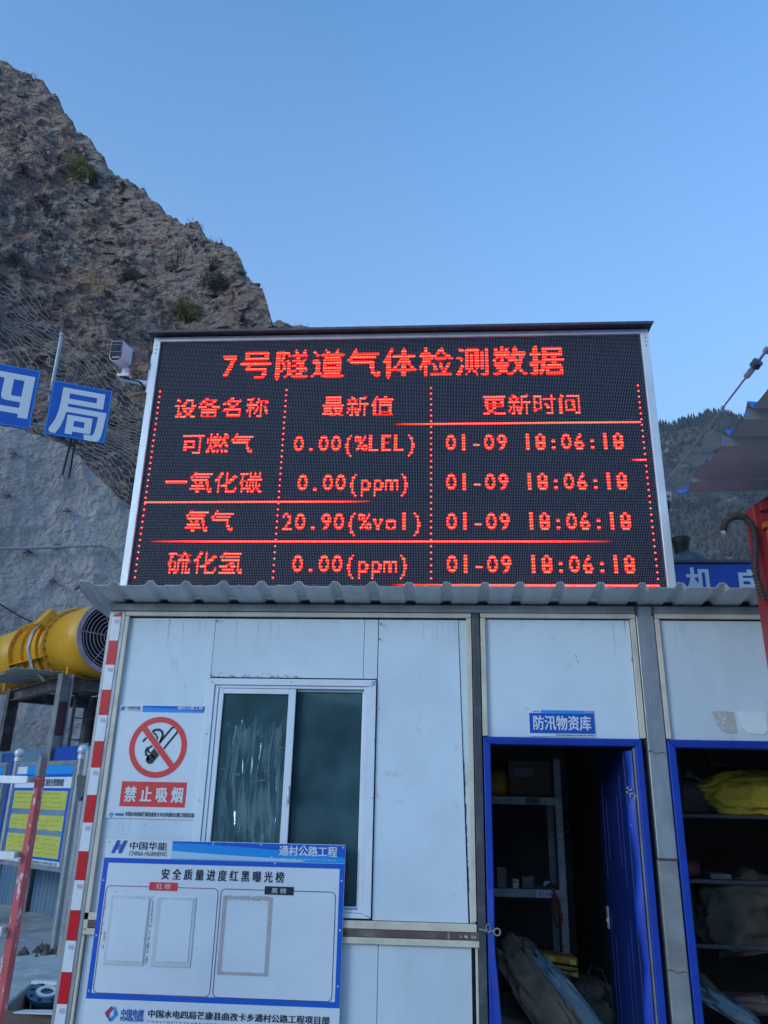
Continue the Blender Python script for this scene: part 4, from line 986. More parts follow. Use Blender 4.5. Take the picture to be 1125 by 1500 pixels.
for _ in range(46):
    x = rr.uniform(-1.8, 1.95)
    if .2 < x < .27 or 1.1 < x < 1.28: continue
    z = 2.62; L_ = rr.uniform(.03, .22); w = rr.uniform(.0015, .004)
    b.add([(x, .0186, z), (x + w, .0186, z), (x + w * .6, .0186, z - L_), (x + w * .3, .0186, z - L_)], [(0, 1, 2, 3)])
b.build('rain_streaks', m_streak, shed, kind='stuff')
# tied wires on the column
for z_ in (1.895, .857):
    b = MB(); b.tube([V(1.139 + .11 * k / 12, -.0075 - .003 * sin(k), z_ + .006 * sin(k * .9) - .01 * k / 12) for k in range(13)], .0015, 5); b.build('tie_wire', m_dark, shed)

# ------------------------------------------------------------------ door frames and open door
def door_frame(x0, x1, z1, w, mat=m_blue):
    d_ = bpy.data.objects.new('door_frame', None); COL.objects.link(d_); d_.parent = shed; d_.location = V((x0 + x1) / 2, 0, 1) - shed.location
    def q(pts, nm='frame_bar'): return MB().poly([V(x, -.012, z) for x, z in pts], V(0, .11, 0)).build(nm, mat, d_, bevel=.004)
    q([(x0, z1), (x1, z1), (x1 - w, z1 - w), (x0 + w, z1 - w)]); q([(x0, 0), (x0 + w, 0), (x0 + w, z1 - w - .001), (x0, z1 - .001)]); q([(x1, 0), (x1, z1 - .001), (x1 - w, z1 - w - .001), (x1 - w, 0)])
    for k in range(2):
        zz = z1 - .012 - k * .012; b = MB(); b.box(x0 + .03, x1 - .03, -.0155, -.012, zz - .003, zz); b.build('frame_groove', mat, d_)
    return d_
df1 = door_frame(.259, 1.113, 1.958, .037); df2 = door_frame(1.25, 2.14, 1.960, .040)
# rubber/steel strip inside right jamb, warped left strip
b = MB(); b.box(1.068, 1.075, .01, .06, .05, 1.915); b.build('weather_strip', m_galvd, df1)
b = MB(); pts = [(.262, 1.2), (.259, 1.0), (.262, .9), (.275, .75), (.285, .6), (.29, .4), (.285, .0)]
vs = []
for x, z in pts: vs += [(x, -.018, z), (x + .03, -.026, z), (x + .034, -.016, z)]
b.add(vs, [(3 * i + k, 3 * i + 3 + k, 3 * i + 4 + k, 3 * i + 1 + k) for i in range(len(pts) - 1) for k in (0, 1)]); b.build('warped_strip', m_blue, df1)
door = bpy.data.objects.new('door', None); COL.objects.link(door); door.parent = shed; door.location = V(1.07, .1, 1) - shed.location
def leafp(u, v, off=0): # u along leaf from hinge, off toward the room side seen by the viewer
    d = V(.0, 1, 0); return V(1.070, .10, 0) + d * u + V(-1, 0, 0) * off + V(0, 0, v)
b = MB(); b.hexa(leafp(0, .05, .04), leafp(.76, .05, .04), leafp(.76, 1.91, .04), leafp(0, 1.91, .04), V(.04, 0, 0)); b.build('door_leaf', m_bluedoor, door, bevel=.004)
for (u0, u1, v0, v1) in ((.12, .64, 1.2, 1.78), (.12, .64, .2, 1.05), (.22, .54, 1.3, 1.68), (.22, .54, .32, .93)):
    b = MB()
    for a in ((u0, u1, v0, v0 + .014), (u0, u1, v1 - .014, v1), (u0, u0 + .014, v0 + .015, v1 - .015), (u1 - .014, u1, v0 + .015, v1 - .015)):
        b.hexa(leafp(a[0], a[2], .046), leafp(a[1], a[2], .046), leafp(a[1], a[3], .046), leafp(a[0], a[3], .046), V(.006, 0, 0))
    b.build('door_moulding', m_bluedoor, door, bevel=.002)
b = MB(); b.hexa(leafp(.7605, .93, .035), leafp(.7605, 1.05, .035), leafp(.7605, 1.05, .012), leafp(.7605, .93, .012), V(0, .003, 0)); b.box(1.027, 1.031, .81, .862, .93, 1.05); b.build('lock_plate', m_alu, door)
b = MB(); b.box(1.02, 1.031, .82, .84, .965, .985); b.build('latch_tongue', m_alu, door)
b = MB(); q = V(1.05, .03, 1.66)
for k in range(9): p = q + V(rnd.gauss(0, .012), rnd.gauss(0, .004), rnd.gauss(0, .02)); b.cyl(p, p + V(-.005, -.014, 0), .006, None, 6)
b.build('door_hinge', m_galvd, door, kind='stuff')
b = MB(); vs = []
for k in range(20): z = 1.9 - k * .095; w = .012 * sin(k * 1.3); vs += [(1.066 - .005, .02, z), (1.036 + w, .03, z), (1.028 + w, .05, z)]
b.add(vs, [(3 * i + k, 3 * i + 3 + k, 3 * i + 4 + k, 3 * i + 1 + k) for i in range(19) for k in (0, 1)], True); b.build('loose_film', m_blue, door)
# hook with ring on the middle post
hk = thing('eye_bolt', V(.23, -.01, 1.01), 'small steel eye bolt sticking out beside the dark doorway', 'hook')
b = MB(); b.tube([V(.215, -.012, 1.014), V(.245, -.016, 1.006), V(.29, -.03, 1.008)], .004, 6)
for k in range(8): b.ring(V(.222 + k * .008, -.0125, 1.011), V(1, -.05, 0), .003, .0065, .004, 8)
b.build('shank', m_galvd, hk)
b = MB(); c = V(.305, -.035, 1.006); b.tube([c + V(.016 * cos(k * pi / 9), -.002 * cos(k * pi / 9), .016 * sin(k * pi / 9)) for k in range(19)], .0038, 6, False); b.build('ring', m_galvd, hk)
b = MB(); c = V(.262, -.026, 1.02); b.tube([c + V(.012 * cos(k * pi / 9), -.004, .02 * sin(k * pi / 9)) for k in range(19)], .003, 6, False); b.build('twisted_wire', m_galvd, hk)

bx('post_filler', m_galv, -1.855, -1.838, .01, .07, .93, 1.035)
#SIGNS
# ------------------------------------------------------------------ notice board
def KB(cx, cy, y=-.03): p = at(110 + cx / 2.744, 1210 + cy / 2.744, y); return p.x, p.z
def KS(cx, cy, y=.008): p = at(120 + cx / 5.625, 1020 + cy / 5.625, y); return p.x, p.z
BX0, BX1, BZ0, BZ1 = -1.776, -.480, .40, 1.392
nb = thing('notice_board', V(-1.13, -.02, .9), 'large white notice board with two empty framed boxes below the no smoking sign', 'notice board')
fb = lambda x, z, off=0: V(x, -.030 - off, z)
bx('board_panel', m_board, BX0, BX1, -.030, -.012, BZ0, BZ1, parent=nb, bevel=.002)
def pb(name, mat, pts, off=.0012): b = MB(); flat(b, fb, pts, off); return b.build(name, mat, nb)
hx = KB(390, 90)[0]; hz = KB(390, 132)[1]
hz2 = BZ1 - .002
m_hdr = gradient('wave_header_print', (.5, .72, .88), (.012, .18, .65), 2, hz - .9, hz - .9 + .08)
# header: blue field with a pale wave
pb('header_print', m_lblue, rect(hx, hz, BX1 - .001, hz2))
W_ = BX1 - hx
pb('header_wave', m_bline, [(hx + W_ * (k / 16), hz2 - .0005) for k in range(17)] + [(hx + W_ * (k / 16), hz2 - .008 - .052 * (k / 16) ** 1.6) for k in range(16, -1, -1)], .0018)
pb('header_wave', m_letter, [(hx + W_ * .0, hz + .040)] + [(hx + W_ * k / 14, hz + .040 - .035 * (k / 14) ** .8) for k in range(1, 12)] + [(hx + W_ * .75, hz + .002), (hx, hz + .002)][::1], .0016).data.materials[0] = M('pale_blue_print', (.42, .64, .82), .35)
ow = .026; wz0 = KB(60, 690)[1] 
fz_b = (KB(60, 672)[1] + KB(1040, 705)[1]) / 2; fz_bb = fz_b - .026
for r_ in (rect(BX0, hz - .026, BX1, hz - .002), rect(BX0 + .001, fz_bb, BX0 + ow, hz - .0265), rect(BX1 - ow, fz_bb, BX1 - .001, hz - .0265), rect(BX0 + ow, fz_bb, BX1 - ow, fz_b)):
    pb('blue_border', m_bline, r_)
def hlogo(parent, fr, x0, z0, x1, z1, mat, off=.003):
    b = MB(); W_ = x1 - x0; H_ = z1 - z0; sk = .3 * W_
    def P(u, v): return (x0 + sk * v + (W_ - sk) * u, z0 + H_ * v)
    flat(b, fr, [P(0, 0), P(.34, 0), P(.34, 1), P(0.0, 1)], off); flat(b, fr, [P(.66, 0), P(1, 0), P(1, 1), P(.66, 1)], off)
    for k in range(4): v = .30 + k * .12; flat(b, fr, [P(.34, v + .06 - .02), P(.66, v - .08), P(.66, v - .01), P(.34, v + .13 - .02)], off)
    return b.build('logo_print', mat, parent)
def dlogo(parent, fr, x0, z0, x1, z1, off=.003):
    b = MB(); w = x1 - x0; h = z1 - z0; P = lambda u, v: (x0 + w * u, z0 + h * v)
    flat(b, fr, [P(0, .55), P(.45, 1), P(.62, .82), P(.36, .55), P(.36, .28), P(.24, .22)], off); b.build('logo_print', m_magenta, parent)
    b = MB(); flat(b, fr, [P(1, .5), P(.55, 0), P(.36, .14), P(.66, .42), P(.66, .72), P(.78, .8)], off); flat(b, fr, [P(.30, .2), P(.42, .34), P(.5, .1), P(.4, .0)], off); flat(b, fr, [P(.68, .98), P(.58, .9), P(.68, .76), P(.8, .8)], off)
    b.build('logo_print', m_lblue, parent)
def T(s_, a, c, mat, parent, fr, bold=.02, K=KB, off=.0025, name='lettering'):
    (xa, za), (xb, zb) = K(*a), K(*c); return lettering(name, s_, (xa, za, xb, zb), mat, parent, fr, bold, off)
a = KB(145, 108); c = KB(211, 58); hlogo(nb, fb, a[0], a[1], c[0], c[1], m_inkblue)
T('中国华能', (219, 94), (371, 66), m_ink, nb, fb, .015); T('CHINA HUANENG', (217, 118), (369, 104), m_ink, nb, fb, .01)
T('通村公路工程', (820, 118), (1054, 84), m_letter, nb, fb, .03)
T('安 全 质 量 进 度 红 黑 曝 光 榜', (346, 214), (841, 184), m_ink, nb, fb, .028)
def tib(parent, fr, K, a, c, mat, n=20, seed=1, off=.0025):
    (xa, za), (xb, zb) = K(*a), K(*c); rr = random.Random(seed); b = MB(); h = abs(zb - za)
    for k in range(n):
        x = xa + (xb - xa) * (k + .1) / n; z = za + (zb - za) * k / n; w = (xb - xa) / n * .62
        flat(b, fr, rect(x, z - .0012, x + w, z), off)
        for q in range(rr.randint(1, 3)): xx = x + w * rr.random(); flat(b, fr, rect(xx, z - h * .0 - .004 - .004 * rr.random(), xx + .0014, z - .0012), off)
        if rr.random() < .4: flat(b, fr, rect(x + w * .3, z + .001, x + w * .7, z + .0022), off)
    return b.build('small_script', mat, parent, kind='stuff')
tib(nb, fb, KB, (832, 128), (1050, 138), m_letter, 18); tib(nb, fb, KB, (290, 783), (990, 812), m_ink, 44, 2)
# red and black labels and rounded outlines
(rx0, rz0), (rx1, rz1) = KB(297, 258), KB(414, 228); pb('red_label', m_inkred, rect(rx0, rz0, rx1, rz1), .0022); T('红 榜', (326, 252), (386, 232), m_letter, nb, fb, .01, off=.0032)
(kx0, kz0), (kx1, kz1) = KB(761, 275), KB(880, 245); pb('black_label', m_ink, rect(kx0, kz0, kx1, kz1), .0022); T('黑 榜', (790, 270), (850, 250), m_letter, nb, fb, .01, off=.0032)
zt_ = (KB(350, 243)[1] + KB(820, 262)[1]) / 2; zb_ = (KB(300, 676)[1] + KB(800, 700)[1]) / 2
lx0 = KB(100, 450)[0]; lx1 = KB(560, 450)[0]; qx0 = KB(572, 450)[0]; qx1 = KB(1040, 470)[0]
b = MB(); outline(b, fb, rrect(lx0, zb_, lx1, zt_, .024), .0035, .0016); b.build('rounded_outline', m_signred, nb)
b = MB(); outline(b, fb, rrect(qx0, zb_, qx1, zt_, .024), .0035, .0016); b.build('rounded_outline', m_inkgreen, nb)
# pasted sheets, torn edges and glue frames
def sheet(x0, z0, x1, z1, mat=m_paper, off=.0, seed=0, name='pasted_sheet'):
    rr = random.Random(seed); n = 14
    pts = [(x0 + (x1 - x0) * k / n, z0 + rr.uniform(-.002, .002)) for k in range(n)] + [(x1 + rr.uniform(-.002, .002), z0 + (z1 - z0) * k / n) for k in range(n)] + \
        [(x1 - (x1 - x0) * k / n, z1 + rr.uniform(-.003, .003)) for k in range(n)] + [(x0 + rr.uniform(-.002, .002), z1 - (z1 - z0) * k / n) for k in range(n)]
    b = MB(); b.poly([V(x, -.0345 - off * 1.6, z) for x, z in pts], V(0, .0025, 0)); return b.build(name, mat, nb)
(a0, c0_), (a1, c1_) = KB(110, 558), KB(304, 285)
sheet(a0 + .004, c0_ + .004, a1, c1_, m_paper, 0, 1); sheet(a0 + .018, c0_ + .022, a1 - .006, c1_ - .012, m_board, .0016, 2)
(a0, c0_), (a1, c1_) = KB(302, 565), KB(488, 292)
sheet(a0, c0_ + .002, a1, c1_, m_paper, 0, 3); sheet(a0 + .026, c0_ + .026, a1 - .016, c1_ - .008, m_board, .0016, 4)
def rough_strip(x0, z0, x1, z1, w, seed, gaps=.12, mat=m_glue, jag=.5):
    rr = random.Random(seed); n = int(max(abs(x1 - x0), abs(z1 - z0)) / .008); b = MB(); horiz = abs(x1 - x0) > abs(z1 - z0)
    for k in range(n):
        if rr.random() < gaps: continue
        f0_, f1_ = k / n, (k + 1) / n; o0, o1 = w * jag * rr.random() * .5, w * (1 - jag * .5 * rr.random())
        if horiz: pts = [(x0 + (x1 - x0) * f0_, z0 + o0), (x0 + (x1 - x0) * f1_, z0 + w * jag * rr.random() * .4), (x0 + (x1 - x0) * f1_, z0 + o1), (x0 + (x1 - x0) * f0_, z0 + w * (1 - jag * .4 * rr.random()))]
        else: pts = [(x0 + o0, z0 + (z1 - z0) * f0_), (x0 + o1, z0 + (z1 - z0) * f0_), (x0 + w * (1 - jag * .4 * rr.random()), z0 + (z1 - z0) * f1_), (x0 + w * jag * rr.random() * .4, z0 + (z1 - z0) * f1_)]
        flat(b, fb, pts, .0018)
    return b.build('glue_residue', mat, nb, kind='stuff')
gx0, gz1 = KB(592, 280); gx1, _ = KB(795, 290); gx0b, gz0 = KB(578, 598); gx0 = (gx0 + gx0b) / 2 - .004; gx1 = (gx1 + KB(772, 600)[0]) / 2
rough_strip(gx0, gz0, gx0, gz1, .022, 1, .0, jag=.25); rough_strip(gx1 - .02, gz0, gx1 - .02, gz1, .023, 2, .0, jag=.25); rough_strip(gx0 + .02, gz0, gx1 - .02, gz0, .016, 3, .0, jag=.25); rough_strip(gx0 + .02, gz1 - .022, gx1 - .02, gz1 - .022, .028, 4, .0, jag=.8)
m_glued = M('brown_dried_glue', (.34, .30, .28), .85, col2=(.5, .48, .46), nscale=40)
x_, z_ = KB(313, 300); rough_strip(x_ - .008, KB(300, 560)[1], x_ - .008, z_, .018, 5, .25, m_glued, 1.4); x_, z_ = KB(130, 290); rough_strip(x_ - .012, z_ - .17, x_ - .012, z_, .010, 6, .45, m_glued, 1.5)
rough_strip(KB(135, 275)[0], KB(135, 285)[1] , KB(325, 275)[0], KB(135, 285)[1], .010, 9, .6, m_glued, 1.6)
x_, z_ = KB(118, 440); rough_strip(x_ - .006, z_ - .06, x_ - .006, z_ + .02, .012, 7, .2, m_glued, 1.5)
# bottom band
(a0, c0_), (a1, c1_) = KB(115, 785), KB(178, 724); dlogo(nb, fb, a0, c0_, a1, c1_)
T('中国电建', (184, 766), (278, 738), m_inkblue, nb, fb, .035); T('POWERCHINA', (181, 783), (276, 770), m_inkblue, nb, fb, .035)
(a0, c0_), (a1, c1_) = KB(293, 768), KB(1023, 797 - 32)
lettering('lettering', '中国水电四局芒康县曲孜卡乡通村公路工程项目部', (a0, KB(293, 769)[1], a1, KB(293, 737)[1]), m_ink, nb, fb, .028, .0025)
for k in range(7):
    for z_ in (BZ1 - .012,):
        pass
for x, z in [(BX0 + .012, BZ1 - .012), (-1.19, BZ1 - .01), (-.93, BZ1 - .01), (-.70, BZ1 - .01), (BX1 - .012, BZ1 - .012), (BX0 + .013, 1.19), (BX0 + .013, .93), (BX0 + .013, .68), (BX1 - .013, 1.22), (BX1 - .013, .99), (BX1 - .013, .74), (BX0 + .03, .47), (-.85, hz - .008), (-.87, hz + .02)]:
    b = MB(); b.cyl(V(x, -.0295, z), V(x, -.0355, z), .006, .0035, 10); b.build('screw', m_alu, nb)
b = MB(); rr = random.Random(31)
for _ in range(60):
    x = rr.uniform(BX0 + .05, BX1 - .04); z = rr.uniform(.5, 1.36); s_ = rr.uniform(.0015, .004); a = rr.uniform(0, 6)
    flat(b, fb, [(x, z), (x + s_ * 2 * cos(a), z + s_ * 2 * sin(a)), (x + s_, z + s_ * .7)], .0030)
for x, z in (KB(485, 492), KB(250, 430), KB(205, 262), KB(160, 264)): flat(b, fb, [(x, z), (x + .012, z + .005), (x + .013, z + .003), (x + .001, z - .002)], .003)
b.build('stains', m_glued, nb, kind='stuff')

# ------------------------------------------------------------------ no smoking sign
ns = thing('no_smoking_sign', V(-1.565, .01, 1.8), 'white no smoking poster with a red circle and slash left of the window', 'sign')
NX0, NX1, NZ0, NZ1 = -1.818, -1.315, 1.497, 2.103
fs_ = lambda x, z, off=0: V(x, .012 - off, z)
bx('panel', m_board, NX0, NX1, .012, .0195, NZ0, NZ1, parent=ns, bevel=.001)
def ps(name, mat, pts, off=.001): b = MB(); flat(b, fs_, pts, off); return b.build(name, mat, ns)
hxx = KS(500, 90)[0]; hzz = NZ1 - .037
ps('header_print', m_lblue, rect(hxx, hzz, NX1 - .001, NZ1 - .001)); ps('header_wave', m_bline, [(hxx, NZ1 - .0012), (NX1 - .001, NZ1 - .0012), (NX1 - .001, NZ1 - .028), (hxx + .2, NZ1 - .018), (hxx, NZ1 - .010)], .0016)
T('通村公路工程', (786, 108), (998, 80), m_letter, ns, fs_, .03, KS)
a = KS(315, 117); c = KS(360, 82); hlogo(ns, fs_, a[0], a[1], c[0], c[1], m_inkblue, .002)
T('中国华能', (371, 104), (483, 82), m_ink, ns, fs_, .02, KS); T('CHINA HUANENG', (371, 118), (482, 109), m_ink, ns, fs_, .01, KS)
cx, cz = KS(625, 417); Ro = (KS(862, 417)[0] - KS(388, 417)[0]) / 2; Ri = Ro * .815
# cigarette and smoke
b = MB(); dx = Vector((.60, .80)).normalized(); nx_ = Vector((dx.y, -dx.x))
c_ = Vector((cx - .045 * Ro / .21 * 1.0, cz - .085 * Ro / .21)); r_ = .155 * Ro
flat(b, fs_, [(c_.x + r_ * cos(k * pi / 12), c_.y + r_ * sin(k * pi / 12)) for k in range(24)], .0014); b.build('ember', m_ink, ns)
b = MB(); p = c_ + dx * r_ * .3
pts = [c_ - nx_ * r_ * .95 + dx * r_ * .75, c_ + nx_ * r_ * .95 + dx * r_ * .5, c_ + nx_ * r_ * .95 + dx * r_ * 2.1, c_ - nx_ * r_ * .95 + dx * r_ * 2.2]
b.add([fs_(q.x, q.y, .0014) for q in pts], [(0, 1, 2, 3)]); b.build('cigarette_tip', m_ink, ns)
e = c_ + dx * r_ * 7.6
arc = [e + Vector((cos(t_), sin(t_))) * r_ * .8 for t_ in np.linspace(atan2(nx_.y, nx_.x), atan2(nx_.y, nx_.x) + pi, 10)]
pts = [c_ + nx_ * r_ * .8 + dx * r_ * 2.1] + arc + [c_ - nx_ * r_ * .8 + dx * r_ * 2.1]
b = MB(); outline(b, fs_, [tuple(q) for q in pts], r_ * .44, .0014, False); b.build('cigarette_outline', m_ink, ns)
def sm(pts, w):
    b = MB(); outline(b, fs_, [(cx + Ro * x, cz + Ro * z) for x, z in pts], w * Ro, .0014, False); b.build('smoke_line', m_ink, ns)
sm([(-.26, .50), (-.16, .56), (-.02, .57), (.09, .50), (.12, .38), (.08, .22), (.0, .08), (.03, .02)], .085)
sm([(-.22, .46), (-.13, .42), (-.05, .30), (-.08, .18), (-.16, .16)], .06)
sm([(-.55, .16), (-.46, .28), (-.38, .34), (-.28, .30)], .07)
sm([(-.34, -.02), (-.41, -.12), (-.38, -.26), (-.30, -.30), (-.32, -.40), (-.24, -.42)], .08)
sm([(-.18, .04), (-.30, -.02), (-.34, -.12), (-.26, -.2)], .07)
# ring and slash
b = MB(); n = 64
vs = [fs_(cx + r * cos(2 * pi * k / n), cz + r * sin(2 * pi * k / n), .0022) for r in (Ri, Ro) for k in range(n)]
b.add(vs, [(k, (k + 1) % n, (k + 1) % n + n, k + n) for k in range(n)]); b.build('red_ring', m_inkred, ns)
b = MB(); a = radians(-48); d = Vector((cos(a), sin(a))); q = Vector((-d.y, d.x)) * Ro * .095; L_ = Ri * 1.02
flat(b, fs_, [tuple(Vector((cx, cz)) + d * sx * L_ + q * sy) for sx, sy in ((-1, -1), (1, -1), (1, 1), (-1, 1))], .0018); b.build('red_slash', m_inkred, ns)
b = MB(); 
for sy in (-1.18, 1.18): outline(b, fs_, [tuple(Vector((cx, cz)) - d * L_ * .93 + q * sy), tuple(Vector((cx, cz)) + d * L_ * .93 + q * sy)], .0022, .0017, False)
b.build('slash_edge', m_board, ns)
(a0, c0_), (a1, c1_) = KS(300, 905), KS(866, 710); a0 += .003; ps('red_label', m_inkred, rect(a0, c0_, a1, c1_))
T('禁 止 吸 烟', (345, 866), (835, 752), m_letter, ns, fs_, .045, KS)
a = KS(217, 995); c = KS(262, 955); dlogo(ns, fs_, a[0], a[1], c[0], c[1], .002)
T('中国电建', (269, 985), (343, 962), m_inkblue, ns, fs_, .04, KS); T('中国水电四局芒康县曲孜卡乡右岸通村公路工程项目部', (354, 987), (926, 962), m_ink, ns, fs_, .03, KS)
# old glue dabs under the poster
b = MB(); rr = random.Random(6)
for cx_ in (-1.74, -1.68, -1.72, -1.60):
    for k in range(5): x = cx_ + rr.gauss(0, .004); z = 1.475 - k * .011 + rr.gauss(0, .003); b.add([(x, .0187, z), (x + .006, .0187, z + .002), (x + .004, .0187, z + .006)], [(0, 1, 2)])
b.build('glue_dabs', m_galvd, shed, kind='stuff')

# ------------------------------------------------------------------ store room sign and paper remains
ws = thing('store_room_sign', V(.69, .01, 2.04), 'small blue sign with five white characters above the middle doorway', 'sign')
SX0, SX1, SZ0, SZ1 = .517, .872, 1.968, 2.109
fw = lambda x, z, off=0: V(x, .014 - off, z)
bx('panel', m_board, SX0, SX1, .014, .0195, SZ0, SZ1, parent=ws)
def pw(name, mat, pts, off=.0008): b = MB(); flat(b, fw, pts, off); return b.build(name, mat, ws)
pw('header_print', m_lblue, rect(SX0 + .065, SZ1 - .015, SX1, SZ1)); pw('blue_field', m_navy, rect(SX0, SZ0 + .016, SX1, SZ1 - .016))
lettering('lettering', '防汛物资库', (SX0 + .022, SZ0 + .034, SX1 - .020, SZ1 - .030), m_letter, ws, fw, .028, .0016)
lettering('lettering', '中国水电四局芒康县曲孜卡乡右岸通村公路工程项目部', (SX0 + .14, SZ0 + .004, SX1 - .006, SZ0 + .012), m_ink, ws, fw, .02, .0016)
lettering('lettering', '中国华能', (SX0 + .02, SZ1 - .011, SX0 + .058, SZ1 - .004), m_inkblue, ws, fw, .03, .0016)
lettering('lettering', '通村公路工程', (SX1 - .05, SZ1 - .011, SX1 - .006, SZ1 - .004), m_letter, ws, fw, .03, .0016)
a = [(1.515, 2.112), (1.545, 2.118), (1.60, 2.116), (1.628, 2.112), (1.632, 2.06), (1.637, 2.003), (1.58, 2.0), (1.545, 2.02), (1.528, 2.05)]
b = MB(); b.poly([V(x, .0165, z) for x, z in a], V(0, .002, 0)); tag(b.build('glue_patch', m_glue), 'grey patch of old glue on the wall panel above the right doorway', 'glue patch')
a = [(1.652, 2.116), (1.80, 2.118), (1.80, 2.02), (1.775, 1.995), (1.70, 2.0), (1.665, 2.03), (1.655, 2.07)]
b = MB(); b.poly([V(x, .0145, z) for x, z in a], V(0, .004, 0)); tag(b.build('paper_remnant', m_rwhite), 'torn white paper left on the wall panel above the right doorway', 'paper')
b = MB(); rr = random.Random(9)
for _ in range(16):
    x = rr.uniform(1.53, 1.62); z = rr.uniform(2.01, 2.1); b.add([(x, .016, z), (x + rr.uniform(-.02, .02), .016, z + rr.uniform(.01, .04)), (x + .003, .016, z + .01)], [(0, 1, 2)])
b.build('scratch_lines', m_wall, bpy.data.objects['glue_patch'], kind='stuff')

# ------------------------------------------------------------------ LED display
LX0, LZT, PIT = -1.8627, 4.517, .01
led = thing('led_display', V(-.26, .05, 2.76), 'black display board with red dot matrix text and silver frame standing on the shed roof', 'display')
# module: plate with louvre ribs and 512 unlit diodes (shared mesh)
def module_meshes():
    b = MB(); b.box(.0004, .3196, .0, .02, -.1596, -.0004)
    for r in range(16): b.box(.001, .319, -.0016, .0, -(r * PIT) - .0014, -(r * PIT) - .0006)
    p = b.build('led_module', m_mask); me1 = p.data; bpy.data.objects.remove(p)
    b = MB()
    for r in range(16):
        for c in range(32):
            x, z = (c + .5) * PIT, -(r + .5) * PIT; R_ = .0019
            vs = [(x + R_ * cos(k * pi / 3), -.0004, z + R_ * sin(k * pi / 3)) for k in range(6)] + [(x, -.0022, z)]
            b.add(vs, [(k, (k + 1) % 6, 6) for k in range(6)], True)
    p = b.build('diodes', m_diode); me2 = p.data; bpy.data.objects.remove(p); return me1, me2
me1, me2 = module_meshes()
for r in range(11):
    for c in range(10):
        o = bpy.data.objects.new('led_module', me1); COL.objects.link(o); o.parent = led; o.location = V(LX0 + c * .32, 0, LZT - r * .16) - led.location
        q = bpy.data.objects.new('diodes', me2); COL.objects.link(q); q.parent = o; q['kind'] = 'stuff'
grid = np.zeros((176, 320))
def raster(s_, px, x0, y0, bold=.012, w=1.0, phases=None):
    """draw characters px high on the diode grid, one of four scan rows catching most of the exposure"""
    x = x0
    for ch in s_:
        adv = px if ord(ch) > 255 else px // 2
        if ch != ' ':
            vs, fs, tri = text_geo(ch, 0.0, 2); A = np.array(vs)
            if ord(ch) > 255: sx = sz = px * .98; ox = 0.; oz = .12
            else: sx = px * .86; sz = px * .98; ox = 0; oz = .12
            bm = np.zeros((px + 4, adv + 2))
            gx, gz = np.meshgrid(np.arange(adv + 2) + .5, np.arange(px + 4) + .5)
            bx_ = A[:, 0] * sx + (adv - (A[:, 0].max() + A[:, 0].min()) * sx) / 2 if ord(ch) <= 255 else A[:, 0] * sx
            bz_ = px - 1 - (A[:, 1] + oz) * sz + 1
            for ox_, oz_ in ((0, 0), (.3, .0), (-.3, .0), (0, .3), (0, -.3)) if px < 20 else ((0, 0), (.5, .5), (-.5, -.5), (.5, -.5), (-.5, .5)):
                for t_ in tri:
                    (ax, ay), (bx2, by), (cx_, cy) = [(bx_[i], bz_[i]) for i in t_]
                    X = gx + ox_; Z = gz + oz_
                    d1 = (X - bx2) * (ay - by) - (ax - bx2) * (Z - by); d2 = (X - cx_) * (by - cy) - (bx2 - cx_) * (Z - cy); d3 = (X - ax) * (cy - ay) - (cx_ - ax) * (Z - ay)
                    ins = ((d1 >= 0) & (d2 >= 0) & (d3 >= 0)) | ((d1 <= 0) & (d2 <= 0) & (d3 <= 0)); bm[ins] += 1
            bm = (bm >= 2)
            rr_ix = (np.arange(bm.shape[0]) + y0) % 4
            cn = [bm[rr_ix == k].sum() for k in range(4)]; tot = [cn[k] + .6 * cn[(k + 2) % 4] for k in range(4)]; k0 = int(np.argmax(tot)) if px < 20 else TPH
            wt = np.zeros(4); wt[k0] = 1; wt[(k0 + 2) % 4] = .6 if px < 20 else .42; wt[(k0 + 1) % 4] = wt[(k0 + 3) % 4] = .16 if px < 20 else .10  # faintest rows paint the red bloom between lit rows
            for i, j in zip(*np.nonzero(bm)):
                if 0 <= y0 + i < 176 and 0 <= x + j < 320: full[y0 + i, x + j] = wt[(y0 + i) % 4]
        x += adv
TPH = 1
full = np.zeros((176, 320))
rows_ = []
def line(y0, px, items, ph=None, sec=None):
    full[:] = 0
    for s_, x0 in items: raster(s_, px, x0, y0, .02 if px > 20 else .008)
    o_ = full.copy()
    rows_.append((px, o_)); np.maximum(grid, o_, out=grid)
    return o_
lines_ = [('title', line(6, 24, [('7', 43), ('号隧道气体检测数据', 55)], sec=(2, .42))),
 ('header', line(42, 16, [('设备名称', 14), ('最新值', 112), ('更新时间', 216)], sec=(2, .5))),
 ('r1', line(68, 16, [('可燃气', 22), ('0.00(%LEL)', 95), ('01-09 18:06:18', 192)], sec=(2, .5))),
 ('r2', line(95, 16, [('一氧化碳', 14), ('0.00(ppm)', 99), ('01-09 18:06:18', 192)], sec=(2, .5))),
 ('r3', line(121, 16, [('氧气', 30), ('20.90(%vol)', 91), ('01-09 18:06:18', 192)], sec=(2, .5))),
 ('r4', line(148, 16, [('硫化氢', 22), ('0.00(ppm)', 99), ('01-09 18:06:18', 192)], sec=(2, .5)))]
vert = np.zeros_like(full)
for c in (3, 88, 183, 315):
    for r in range(36, 169):
        if r % 4 == 1: vert[r, c] = 1
hor = np.zeros_like(full)
def hl(r, c0, c1, f0_, f1_):
    for c in range(c0, c1):
        v = 1.0
        if f0_ and c < c0 + f0_: v = ((c - c0) / f0_) ** 1.2
        if f1_ and c > c1 - f1_: v = ((c1 - c) / f1_) ** 1.2
        hor[r, c] = max(hor[r, c], v)
